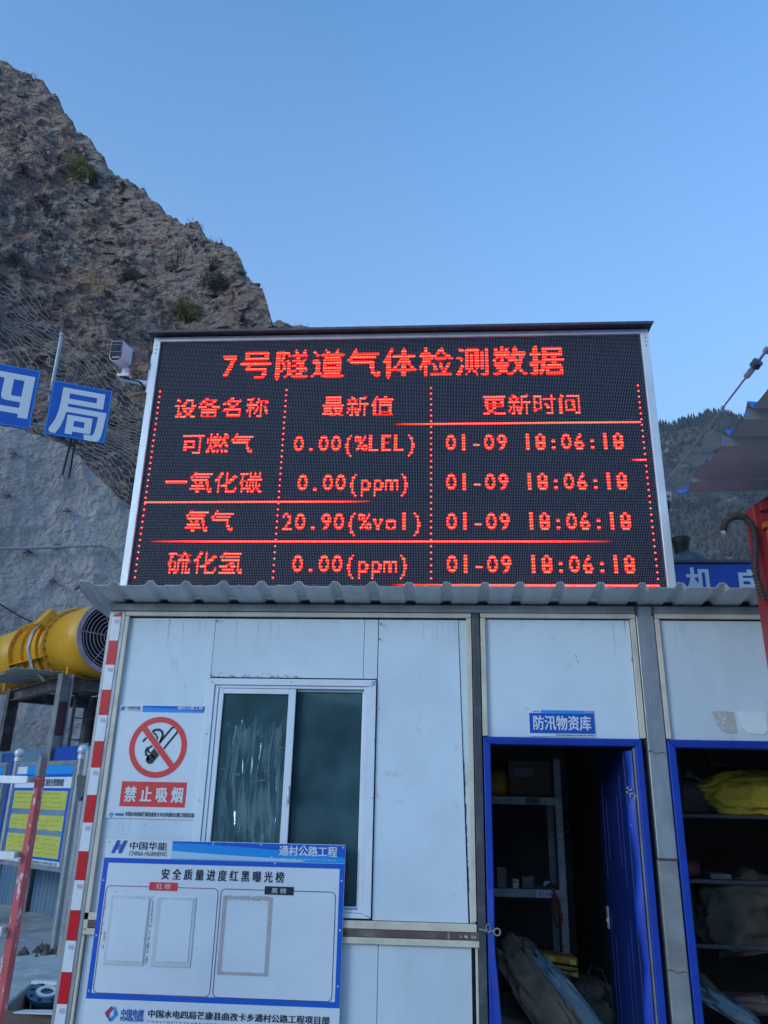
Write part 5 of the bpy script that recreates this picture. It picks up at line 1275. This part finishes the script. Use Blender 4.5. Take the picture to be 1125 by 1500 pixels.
hl(63, 158, 315, 30, 0); hl(89, 306, 315, 6, 0); hl(116, 3, 148, 0, 40); hl(142, 7, 293, 50, 55); hl(169, 156, 316, 60, 0)
def lit_mesh(name, G):
    b = MB(); glow = []
    for r, c in zip(*np.nonzero(G > .02)):
        x, z = LX0 + (c + .5) * PIT, LZT - (r + .5) * PIT; R_ = .0050
        vs = [(x + q * R_ * cos(k * pi / 4 + .39), y, z + q * R_ * sin(k * pi / 4 + .39)) for q, y in ((1, -.0014), (.55, -.0036)) for k in range(8)] + [(x, -.0044, z)]
        b.add(vs, [(k, (k + 1) % 8, (k + 1) % 8 + 8, k + 8) for k in range(8)] + [(8 + k, 8 + (k + 1) % 8, 16) for k in range(8)]); glow += [G[r, c] * .24] * 8 + [G[r, c]] * 8  # widened dim outer ring imitates a red halo around each diode
    o = b.build(name, m_lit, led, kind='stuff'); at_ = o.data.attributes.new('glow', 'FLOAT', 'FACE'); at_.data.foreach_set('value', glow); return o
for nm, G in lines_: lit_mesh('lit_title' if nm == 'title' else 'lit_text_row', G)
lit_mesh('lit_column_lines', vert); lit_mesh('lit_row_lines', hor)
# frame: aluminium angle, hood, cabinet
XL, XRr, ZB, ZT2 = LX0, LX0 + 3.2, LZT - 1.76, LZT
bx('frame_side', m_alu, XL - .048, XL - .002, -.018, .05, ZB - .03, ZT2 + .036, parent=led, bevel=.003)
bx('frame_side', m_alu, XRr + .002, XRr + .052, -.018, .05, ZB - .03, ZT2 + .036, parent=led, bevel=.003)
bx('frame_top', m_alu, XL - .0015, XRr + .0015, -.018, .05, ZT2 + .002, ZT2 + .036, parent=led, bevel=.003)
bx('frame_bottom', m_alu, XL - .0015, XRr + .0015, -.018, .05, ZB - .03, ZB - .002, parent=led, bevel=.003)
bx('cabinet', m_dark, XL - .03, XRr + .03, .051, .24, ZB - .02, ZT2 + .03, parent=led, bevel=.004)
b = MB(); b.hexa(V(XL - .085, -.075, ZT2 + .050), V(XRr + .075, -.085, ZT2 + .048), V(XRr + .075, .30, ZT2 + .052), V(XL - .085, .30, ZT2 + .052), V(0, 0, .004)); b.hexa(V(XL - .085, -.075, ZT2 + .037), V(XRr + .075, -.085, ZT2 + .035), V(XRr + .075, -.085, ZT2 + .049), V(XL - .085, -.075, ZT2 + .0495), V(0, .003, 0)); b.build('hood', m_dark, led)
b = MB(); rr = random.Random(14)
for px, cxx in ((XL - .045, 1), (XRr + .05, -1)):
    for k in range(3): z = ZT2 - .03 - k * .03; b.cyl(V(px + cxx * .02, -.0175, z), V(px + cxx * .02, -.021, z), .005, None, 6)
b.build('rivets', m_galvd, led, kind='stuff')
for x, px in ((XL - .075, 190), (XRr + .052, 974)):
    z = at(px, 727 if px < 500 else 739, 0).z; bx('side_clip', m_rubber, x, x + .022, .0, .05, z - .02, z + .025, parent=led, bevel=.003)
for k in range(9):
    b = MB(); x = XL + .2 + k * .36; b.bar(V(x, .2, 2.62), V(x, .2, ZB), .04, .04, up=(0, 1, 0)); 
    if k % 4 == 0: b.build('support_post', m_galvd, led)
b = MB(); b.poly([V(-.02 + .13 * k / 8, -.055, 2.757 + .012 * sin(k * .9)) for k in range(9)] + [V(.11, -.055, 2.80), V(-.02, -.055, 2.80)][:0], V(0, .01, 0)) if False else None

# ------------------------------------------------------------------ security camera
cm = thing('security_camera', V(-2.2, -.05, 4.4), 'white box security camera with black face on an arm left of the display', 'camera')
YC = -.16; p0 = at(158.5, 529, YC); p1 = at(182, 499.5, YC); cx0, cx1, cz0, cz1 = p0.x, p1.x, p0.z, p1.z
axc = Vector((-.08, .95, .28)).normalized()
def oct_(x0, z0, x1, z1, c, y): return [V(x0 + c * 1.2, y, z0), V(x1 - c * 1.2, y, z0), V(x1, y, z0 + c * 1.6), V(x1, y, z1 - c * .5), V(x1 - c * .5, y, z1), V(x0 + c * .5, y, z1), V(x0, y, z1 - c * .5), V(x0, y, z0 + c * 1.6)]
MB().poly(oct_(cx0, cz0, cx1, cz1, .018, YC), axc * .2).build('body', m_camwhite, cm, bevel=.004)
MB().poly(oct_(cx0 + .005, cz0 + .006, cx1 - .005, cz1 - .005, .016, YC - .004), V(0, .004, 0)).build('face_plate', m_camblack, cm, bevel=.001)
mx_, mz = (cx0 + cx1) / 2, cz0 + (cz1 - cz0) * .62
b = MB(); outline(b, lambda x, z, off=0: V(x, YC - .004 - off, z), rrect(mx_ - .038, mz - .026, mx_ + .038, mz + .028, .008, 3), .003, .002); b.build('lens_bezel', m_galvd, cm)
b = MB(); b.cyl(V(mx_, YC - .004, mz), V(mx_, YC - .007, mz), .02, None, 20); b.build('lens', m_camblack, cm)
b = MB(); flat(b, lambda x, z, off=0: V(x, YC - .004 - off, z), rect(mx_ - .018, cz0 + .022, mx_ + .03, cz0 + .032), .001); b.build('name_strip', m_galvd, cm)
jx, jz = mx_ + .03, cz0
b = MB(); b.cyl(V(jx, YC + .12, jz + .01), V(jx, YC + .12, jz - .05), .022, .028, 14); b.box(jx - .04, jx + .04, YC + .08, YC + .17, jz - .062, jz - .045); b.build('swivel', m_camwhite, cm)
b = MB(); b.poly([V(jx - .03, YC + .10, jz - .062), V(XL - .05, .015, jz - .052), V(XL - .05, .015, jz - .088), V(jx + .0, YC + .10, jz - .076)], V(0, .035, 0)); b.build('arm', m_camwhite, cm, bevel=.003)
bx('mount_plate', m_camwhite, XL - .062, XL - .0485, -.01, .05, jz - .15, jz + .02, parent=cm, bevel=.003)
b = MB(); b.tube([V(jx - .02, YC + .09, jz - .066), V(jx + .1, YC + .12, jz - .085), V(XL - .07, .0, jz - .115), V(XL - .05, .03, jz - .12)], .005, 6); b.tube([V(jx + .01, YC + .09, jz - .066), V(jx + .12, YC + .12, jz - .095), V(XL - .07, .0, jz - .128), V(XL - .05, .03, jz - .13)], .004, 6); b.build('cable', m_cable, cm, kind='stuff')
bx('bracket_back', m_galv, XL - .075, XL - .049, .03, .06, jz + .09, jz + .16, parent=led)

# ------------------------------------------------------------------ guy wire
p0 = at(971, 712, .02); p1 = at(1130, 504, -.9); dv = p1 - p0
gw = thing('guy_wire', p0, 'steel guy rope with turnbuckle running up right from the display frame', 'rope')
b = MB(); b.tube([p0, p0 + dv * .60], .0035, 6); b.build('rope', m_rope, gw)
n1 = dv.orthogonal().normalized()
b = MB(); b.tube([p0 + dv * .58, p0 + dv * .70 + n1 * .004, p0 + dv * .80 + n1 * .006], .005, 6); b.build('rope_tail', m_rope, gw); b = MB(); b.tube([p0 + dv * .585, p0 + dv * .70 - n1 * .006, p0 + dv * .80 - n1 * .006], .005, 6); b.build('rope_tail', m_rope, gw)
b = MB(); b.tube([p0 + dv * (.585 + .0) , p0 + dv * .60], .010, 8); b.build('wire_clip', m_galvd, gw)
b = MB(); q = p0 + dv * .795; r_ = p0 + dv * .86; b.bar(q - n1 * .0, r_, .03, .035, up=n1); b.build('clevis', m_galv, gw, bevel=.006)
b = MB(); u = dv.normalized()
for k in range(3): c = p0 + dv * (.862 + .011 * k); b.cyl(c, c + u * .012, .028 - .004 * (k == 1), None, 14)
b.build('insulator', m_dark, gw)
b = MB(); b.tube([p0 + dv * .90, p0 + dv * .955 + n1 * .006], .008, 6); b.build('rod', m_galvd, gw); b = MB(); b.tube([p0 + dv * .90, p0 + dv * .955 - n1 * .01], .006, 6); b.build('rod', m_galvd, gw)
b = MB(); b.tube([p0 + dv * .95, p0 + dv * .975], .017, 8); b.build('wire_clip', m_galvd, gw); b = MB(); b.tube([p0 + dv * .97, p0 + dv * 1.6], .005, 6); b.build('rope', m_rope, gw)

# ------------------------------------------------------------------ canopy and red post on the right
cn = thing('sheet_canopy', V(2.4, -1.8, 3.3), 'blue topped corrugated canopy with brown underside in the upper right foreground', 'canopy')
ys_ = []; y = -.27; prof = []
crest = [-.30, -.93, -1.22, -1.52, -1.82, -2.12, -2.42, -2.72, -3.02, -3.32]
prof = [(-.255, .030), (-.262, .0)]
for i, c in enumerate(crest[1:]):
    prof += [(c + .055, 0), (c + .022, .045), (c - .022, .045), (c - .055, 0)]
    if i == 0: prof = prof[:2] + [(-.40, .004), (-.415, .022), (-.66, .026), (-.68, .004)] + prof[2:]
b = MB(); vs = []; xs_ = [1.425, 1.47, 1.6, 1.9, 2.6, 3.6]
rr = random.Random(12)
for yy, h in prof:
    for k, x in enumerate(xs_): vs.append((x + (rr.uniform(-.006, .006) if k == 0 else 0), yy, 3.302 + h + .012 * (x - 1.42) + (.006 * rr.random() if k == 0 else 0)))
n = len(xs_); b.add(vs, [(i * n + k, i * n + k + 1, (i + 1) * n + k + 1, (i + 1) * n + k) for i in range(len(prof) - 1) for k in range(n - 1)])
o = b.build('sheet_underside', m_canopy, cn)
b2 = MB(); b2.add([(v[0] + .001, v[1], v[2] + .004) for v in b.v], b.f); b2.build('sheet_topside', m_cblue, cn)
for (yy, s_) in ((-.262, 1.1), (-.92, .6), (-1.21, .5), (-1.51, .5)):
    b = MB(); b.poly([V(1.44, yy + .012 * s_, 3.306), V(1.44 - .055 * s_, yy + .03 * s_, 3.306 + .018 * s_), V(1.44 - .045 * s_, yy - .018 * s_, 3.30 - .012 * s_), V(1.435, yy - .03 * s_, 3.298)], V(.0, .0, .003)); b.build('bent_flap', m_cblue, cn)
PX0 = at(1097, 740, -.42).x
rp = thing('red_post', V(PX0 + .1, -.35, 0), 'red painted steel post holding the canopy at the right photo edge', 'post')
pxa = at(1102, 740, -.42); pxb = at(1123, 900, -.42)
b = MB(); b.hexa(V(pxa.x, -.42, 0), V(pxa.x + .13, -.42, 0), V(pxa.x + .13, -.42, 3.24), V(pxa.x, -.42, 3.16), V(0, .12, 0)); b.build('upright', m_redpost, rp, bevel=.006)
b = MB(); b.hexa(V(pxa.x + .03, -.45, 3.12), V(pxa.x + .5, -.45, 3.24), V(pxa.x + .5, -.45, 3.30), V(pxa.x + .03, -.45, 3.17), V(0, .16, 0)); b.build('top_beam', m_redpost, rp, bevel=.004)
b = MB(); b.hexa(V(pxa.x + .03, -.455, 3.02), V(pxa.x + .3, -.455, 3.12), V(pxa.x + .3, -.455, 3.15), V(pxa.x + .03, -.455, 3.05), V(0, .03, 0)); b.hexa(V(pxa.x + .05, -.447, 2.2), V(pxa.x + .075, -.447, 2.2), V(pxa.x + .075, -.447, 3.03), V(pxa.x + .05, -.447, 3.03), V(0, .026, 0)); b.build('orange_angle', m_orange, rp)
# hooked hose
hs = [(1060, 779), (1061, 768), (1067, 760), (1078, 756), (1091, 758), (1101, 768), (1106, 785), (1107, 805), (1106, 825), (1108, 845), (1113, 862), (1119, 880)]
pts = [at(x, y, -.46) for i, (x, y) in enumerate(hs)]
fine = []; rad = []
for i in range(len(pts) - 1):
    for k in range(14): fine.append(pts[i].lerp(pts[i + 1], k / 14)); rad.append(.0165 + (.0026 if (i * 14 + k) % 4 < 2 else -.0015))
b = MB(); b.tube(fine, rad, 10); hz_ = b.build('corrugated_hose', m_hose); tag(hz_, 'brown corrugated hose bent over like a hook beside the red post', 'hose')
b = MB(); b.cyl(pts[0], pts[0] + V(-.003, 0, -.006), .015, None, 10); b.build('hose_mouth', m_alu, hz_)

# ------------------------------------------------------------------ machine room sign behind and exhaust cap
YM = 1.5; q0 = at(984, 822, YM); q1 = at(1112, 829, YM)
mr = thing('machine_room_sign', V(2.3, YM, 2.6), 'long blue sign with large white characters behind the roof edge on the right', 'sign')
mz1 = (q0.z + q1.z) / 2; bx('panel', m_jf, 1.35, 3.3, YM, YM + .03, mz1 - .48, mz1, parent=mr, bevel=.003)
bx('top_rail', m_dark, 1.3, 3.35, YM - .02, YM + .06, mz1 + .002, mz1 + .028, parent=mr, bevel=.003); b = MB()
b.bar(V(1.55, YM + .01, mz1 + .0), V(1.55, YM + .01, 2.6), .03, .03, up=(0, 1, 0)); b.build('prop', m_dark, mr)
fm = lambda x, z, off=0: V(x, YM - off, z)
c0 = at(1004, 832, YM); c1 = at(1047, 878, YM); lettering('lettering', '机', (c0.x, c0.z - .235, c1.x, c0.z), m_letter, mr, fm, .045, .004)
c0 = at(1077, 835, YM); w_ = c1.x - at(1004, 832, YM).x; lettering('lettering', '房', (c0.x, c0.z - .235, c0.x + w_, c0.z), m_letter, mr, fm, .045, .004)
ex = thing('exhaust_cap', V(2.35, 2.3, 2.6), 'round black exhaust cap on a domed grey tank behind the blue sign', 'exhaust')
YE = 2.3; a = at(983, 797, YE); c = at(1012, 797, YE); ec = (a.x + c.x) / 2; er = (c.x - a.x) / 2
d0 = at(1000, 812, YE).z
b = MB(); b.tube([V(ec, YE, a.z + .055), V(ec, YE, a.z + .05), V(ec, YE, a.z), V(ec, YE, d0 - .02)], [er * .75, er * 1.05, er * .8, er * .62], 28, True); b.build('flared_cap', m_black, ex)
N_ = 9; w_ = at(1030, 820, YE).x - at(972, 820, YE).x; b = MB(); dc = ec + .06
b.tube([V(dc, YE, d0 + .03 - (1 - cos(k * pi / 2 / N_)) * .14) for k in range(N_ + 1)] + [V(dc, YE, 2.6)], [max(sin(k * pi / 2 / N_), .02) * w_ / 2 for k in range(N_ + 1)] + [w_ / 2], 32, False); b.build('tank', m_dark, ex)

#INSIDE
# ------------------------------------------------------------------ things inside the doorways
def blob(name, c, r, mat, label, cat, rot=0., tilt=0., seed=0, fold=.12, tie=None, n=44, group=None, parent=None):
    c = Vector(c); A, B = np.meshgrid(np.linspace(0, 2 * pi, n, endpoint=False), np.linspace(0, pi, n // 2), indexing='ij')
    D = np.stack([np.cos(B), np.cos(A) * np.sin(B), np.sin(A) * np.sin(B)], -1)
    sgn = np.sign(D) * np.abs(D) ** .75; Rr = np.array(r)
    f = 1 + fold * (ridged(D * 2.2 + seed, seed) - .5) + fold * .6 * (ridged(D * 5 + seed, seed + 3) - .5) - fold * .8 * ridged(D * 3.3 + 5 + .6 * fbm(D * 3, 2, seed + 7)[..., None], seed + 11) ** 4 + .03 * fbm(D * 9, 2, seed)
    if tie is not None:
        e = np.clip((1 - D[..., 0] * tie), 0, 2); pinch = 1 - .85 * np.exp(-(e / .16)); f = f * (1 + .07 * np.abs(np.sin(A * 6 + 3 * e)) * np.exp(-e * .9) - .06 * ridged(D * np.array([1.2, 4, 4]) + 3, 77) ** 3)
        sgn[..., 1] *= pinch * (1 + .10 * np.sin(A * 11) * np.exp(-e * 1.2)); sgn[..., 2] *= pinch * (1 + .10 * np.cos(A * 9) * np.exp(-e * 1.2)); sgn[..., 0] += tie * .25 * np.exp(-e / .1)
    P = sgn * f[..., None] * Rr
    P[..., 2] = np.maximum(P[..., 2], -Rr[2] * .8)
    ct, st_ = cos(tilt), sin(tilt); X = P[..., 0] * ct - P[..., 2] * st_; Z = P[..., 0] * st_ + P[..., 2] * ct; Y = P[..., 1]
    cr_, sr = cos(rot), sin(rot); X, Y = X * cr_ - Y * sr, X * sr + Y * cr_
    vs = [(c.x + x, c.y + y, c.z + z) for x, y, z in zip(X.ravel(), Y.ravel(), Z.ravel())]; m_ = n // 2
    fs = [(i * m_ + j, ((i + 1) % n) * m_ + j, ((i + 1) % n) * m_ + j + 1, i * m_ + j + 1) for i in range(n) for j in range(m_ - 1)]
    b = MB(); b.add(vs, fs, True)
    if parent is not None: return b.build(name, mat, parent)
    o = b.build(name, mat); tag(o, label, cat, group); return o
# left room shelf
YS = 1.2
sr = thing('storage_rack', V(.55, YS + .2, .04), 'grey slotted steel rack inside the dark middle doorway', 'rack')
def post_(x, y, z1_):
    b = MB(); b.box(x, x + .045, y, y + .003, .04, z1_); b.box(x + .042, x + .045, y + .0031, y + .04, .04, z1_)
    o = b.build('rack_post', m_shelf, sr); b = MB(); z = .1
    while z < z1_ - .03:
        for dx in (.012, .033): b.cyl(V(x + dx, y - .0008, z), V(x + dx, y + .0006, z), .0035, None, 6)
        z += .045
    b.build('post_holes', m_black, o, kind='stuff')
xs2 = at(810, 1115, YS).x; post_(xs2, YS, 1.914); post_(.27, YS, 1.914); post_(xs2, YS + .45, 1.9); post_(.27, YS + .45, 1.9)
def shelf_(z): b = MB(); b.box(.27, xs2 + .045, YS - .004, YS + .45, z - .0, z + .004); b.box(.27, xs2 + .044, YS - .008, YS - .004, z - .045, z + .004); return b.build('shelf', m_shelf, sr, bevel=.001)
z1s, z2s = at(760, 1168, YS).z, at(760, 1303, YS).z; s1 = shelf_(z1s); s2 = shelf_(z2s); s3 = shelf_(.42)
fi = lambda x, z, off=0: V(x, YS - .009 - off, z)
b = MB(); flat(b, fi, rect(.60, z1s - .043, .70, z1s), .001); b.build('shelf_label', m_in, s1); lettering('lettering', '扩音喇叭', (.61, z1s - .036, .69, z1s - .008), m_ink, s1, fi, .02, .002)
b = MB(); flat(b, fi, rect(.65, z2s - .043, .76, z2s + .002), .001); b.build('shelf_label', m_paper, s2); lettering('lettering', '强光手电', (.66, z2s - .036, .75, z2s - .006), m_inkblue, s2, fi, .02, .002)
def ibox(name, x0, x1, y0, y1, z0, z1, mat, label, cat, rot=0):
    b = MB(); b.box(x0, x1, y0, y1, z0, z1); o = b.build(name, mat, bevel=.004); tag(o, label, cat); 
    b = MB(); b.box(x0 + (x1 - x0) * .1, x0 + (x1 - x0) * .6, y0 - .002, y0, z0 + (z1 - z0) * .55, z0 + (z1 - z0) * .8); b.build('box_label', m_in, o); return o
ibox('cardboard_box', .50, .78, YS + .04, YS + .4, z1s + .005, z1s + .24, m_card, 'dark cardboard box on the top shelf of the grey rack', 'box')
ibox('small_box', .40, .46, YS + .02, YS + .12, z2s + .005, z2s + .13, m_in, 'narrow grey box on the middle rack shelf at the left jamb', 'box')
ibox('small_box', .50, .54, YS + .02, YS + .12, z2s + .005, z2s + .06, m_paper, 'tiny white carton on the middle rack shelf', 'box')
ibox('small_box', .56, .64, YS + .02, YS + .14, z2s + .005, z2s + .08, m_dark, 'small black box right of the tiny white carton on the rack', 'box')
hm = blob('safety_helmet', (.40, YS + .15, z1s + .08), (.11, .12, .11), m_tool, 'dull yellow helmet at the left end of the top rack shelf', 'helmet', fold=.02, seed=3)
b = MB(); b.ring(V(.40, YS + .14, z1s + .012), V(0, 0, 1), .10, .135, .006, 28); b.build('brim', m_tool, hm)
b = MB(); b.tube([V(.745, YS - .01, z2s + .02), V(.785, YS - .03, z2s - .05), V(.80, YS - .03, z2s - .17), V(.775, YS - .03, z2s - .21), V(.755, YS - .03, z2s - .15), V(.755, YS - .02, z2s - .02)], .009, 8); tag(b.build('red_strap', m_redpost), 'dark red strap hanging from the middle rack shelf by the post', 'strap')
b = MB(); b.tube([V(.70, YS - .01, z2s + .03), V(.735, YS - .02, z2s + .055), V(.70, YS - .02, z2s + .05)], .007, 8); tag(b.build('hand_torch', m_alu), 'short white torch lying on the middle rack shelf', 'torch')
# pile at the bottom
blob('woven_sack', (at(795, 1465, .62)), (.33, .16, .13), m_sack, 'pale creased woven sack leaning on the pile inside the middle doorway', 'sack', rot=-.1, tilt=-.95, seed=5, fold=.22, n=90)
blob('plastic_bag', at(845, 1475, .55), (.30, .05, .05), m_bag, 'light blue plastic bag beside the pale sack in the middle doorway', 'bag', rot=.1, tilt=-.85, seed=9, fold=.35, n=60)
tb = thing('tool_case', at(815, 1415, .85), 'orange and yellow chequered case on top of the pile in the middle doorway', 'case')
q = at(815, 1415, .85); tl = lambda x, y, z: V(q.x + x * cos(-.12) , q.y + y, q.z + z + x * sin(-.12) * .8)
for (a, c_, d_, e_) in ((-.13, .13, .015, .055), (-.13, .13, -.045, .005)):
    MB().hexa(tl(a, 0, d_), tl(c_, 0, d_), tl(c_, 0, e_), tl(a, 0, e_), V(0, .16, 0)).build('case_shell', m_tool, tb, bevel=.008)
for k, (xx, zz) in enumerate(((-.11, .025), (-.04, .035), (.03, -.02), (-.06, -.03), (.08, .03), (.09, -.03))):
    MB().hexa(tl(xx, -.002, zz - .012), tl(xx + .035, -.002, zz - .012), tl(xx + .035, -.002, zz + .012), tl(xx, -.002, zz + .012), V(0, .004, 0)).build('yellow_patch', m_yellowprint, tb)
b = MB(); b.tube([tl(-.12, -.02, .0), tl(-.04, -.03, -.006), tl(.06, -.03, -.012), tl(.12, -.02, -.01)], .006, 6); b.build('black_strap', m_cable, tb)
blob('rubble_sack', at(800, 1492, .95), (.40, .22, .22), m_sackd, 'dark dirty sack under the chequered case in the middle doorway', 'sack', tilt=.1, seed=13, fold=.25, n=50)
blob('dark_bag', (.42, .8, .36), (.17, .22, .34), m_sackd, 'dark bag slumped behind the left jamb of the middle doorway', 'bag', tilt=1.5, seed=17, fold=.25, n=40)
b = MB(); b.box(.66, 1.02, .95, 1.3, .04, .60); o = b.build('brown_carton', m_card, bevel=.006); tag(o, 'brown carton behind the sacks in the middle doorway', 'box'); b = MB(); b.box(.8, .86, .947, .95, .05, .6); b.build('tape_strip', m_trim, o)
b = MB(); b.tube([V(.86, .8, .62), V(.90, .78, .74), V(.96, .75, .72), V(1.0, .74, .6), V(1.01, .74, .4)], .004, 6); b.tube([V(.42, .85, .62), V(.41, .84, .74), V(.425, .83, .80)], .006, 6)
tag(b.build('loose_cables', m_cable, kind='stuff'), 'thin loose cables rising from the pile in the middle doorway', 'cables')

# right room
YR = .62
rr_ = thing('timber_shelf', V(1.9, YR + .2, .04), 'dark shelf with three boards inside the right doorway', 'shelf')
for zz in (at(1060, 1193, YR).z, at(1060, 1289, YR).z, at(1060, 1384, YR).z):
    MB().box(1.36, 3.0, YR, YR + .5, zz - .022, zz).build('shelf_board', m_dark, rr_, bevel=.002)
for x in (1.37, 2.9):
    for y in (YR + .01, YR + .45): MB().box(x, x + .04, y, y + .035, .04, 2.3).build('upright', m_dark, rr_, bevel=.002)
zsh = at(1060, 1193, YR).z
ys1 = blob('yellow_sack', V(2.04, YR + .14, zsh + .118), (.40, .17, .145), m_sacky, 'bright yellow sack tied at its neck on the top shelf of the right doorway', 'sack', tie=-1, seed=21, fold=.13, n=110)
b = MB(); nk = V(1.60, YR + .10, zsh + .19)
for k in range(7): b.tube([nk + V(.05, .0, -.02), nk + V(-.0, rnd.uniform(-.02, .02), .02), nk + V(-.05 - .02 * rnd.random(), rnd.uniform(-.03, .03), .03 + .03 * rnd.random())], [.016, .008, .014], 6)
b.build('tied_neck', m_sackd, ys1, kind='stuff')
blob('dark_sack', V(1.55, YR + .22, zsh + .10), (.15, .15, .12), m_sackd, 'dark end of a sack behind the yellow sack neck', 'sack', seed=25, fold=.15)
b = MB(); b.hexa(V(1.70, YR + .1, zsh + .285), V(2.3, YR + .1, zsh + .27), V(2.3, YR + .35, zsh + .28), V(1.72, YR + .35, zsh + .29), V(0, 0, .008)); tag(b.build('folded_cloth', m_maroon), 'thin folded reddish cloth lying on the yellow sack', 'cloth')
MB().box(1.40, 1.47, YR - .08, YR + .1, zsh - .0, zsh + .28).build('black_bin', m_black, bevel=.01); tag(bpy.data.objects['black_bin'], 'black upright container at the left end of the top shelf in the right doorway', 'container')
b = MB(); b.box(1.405, 1.465, YR - .084, YR - .08, zsh + .25, zsh + .27); b.build('rim', m_rubber, bpy.data.objects['black_bin'])
z3 = at(1060, 1384, YR).z
blob('burlap_sack', V(1.80, YR + .18, z3 + .13), (.27, .18, .22), m_sackd, 'large brown dusty sack on the lowest shelf of the right doorway', 'sack', tilt=.2, seed=31, fold=.28, n=70)
blob('burlap_sack', V(2.15, YR + .18, z3 + .12), (.2, .16, .16), m_sackd, 'brown sack at the right photo edge on the lowest shelf', 'sack', tilt=-.2, seed=35, fold=.25, n=50)
z2 = at(1060, 1289, YR).z
blob('cloth_cap', V(1.50, YR + .1, z2 + .05), (.06, .08, .05), m_maroon, 'dark red cloth cap on the middle shelf of the right doorway', 'cap', seed=41, fold=.1)
ibox('paper_stack', 1.6, 1.72, YR + .02, YR + .2, z2 + .001, z2 + .03, m_in, 'low stack of papers on the middle shelf of the right doorway', 'papers')
p = at(1062, 1475, .45); blob('blue_bag', p, (.16, .08, .05), m_bag, 'blue plastic bag near the floor of the right doorway', 'bag', tilt=-.5, seed=45, fold=.3)
p = at(1040, 1450, .5); blob('brown_boot', p, (.10, .06, .035), m_wood, 'brown leather boot upper near the floor of the right doorway', 'boot', tilt=-.9, seed=49, fold=.1)
p = at(1095, 1470, .6); blob('orange_sack', p, (.18, .1, .05), m_rust, 'reddish bundle behind the blue bag in the right doorway', 'bundle', seed=53, fold=.2)
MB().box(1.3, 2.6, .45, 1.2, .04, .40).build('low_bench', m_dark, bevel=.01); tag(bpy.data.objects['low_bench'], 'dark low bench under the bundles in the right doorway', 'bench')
for k in range(8):
    b = MB(); x = 1.45 + k * .14; b.box(x, x + .006, 2.935, 2.949, 1.6, 2.6); b.build('panel_seam', m_shelf, shed)

# ------------------------------------------------------------------ air
hz = MB().box(-700, 1300, -700, 1400, -8, 620)
hm_ = bpy.data.materials.new('thin_air'); hm_.use_nodes = True; nt = hm_.node_tree; nt.nodes.clear()
pv = nt.nodes.new('ShaderNodeVolumePrincipled'); pv.inputs['Color'].default_value = (.5, .68, 1, 1); pv.inputs['Density'].default_value = .00011; pv.inputs['Anisotropy'].default_value = 0.0
oo = nt.nodes.new('ShaderNodeOutputMaterial'); nt.links.new(pv.outputs[0], oo.inputs['Volume'])
o = hz.build('haze', hm_, kind='stuff'); tag(o, 'thin blue evening air softening the far forested hill', 'haze')
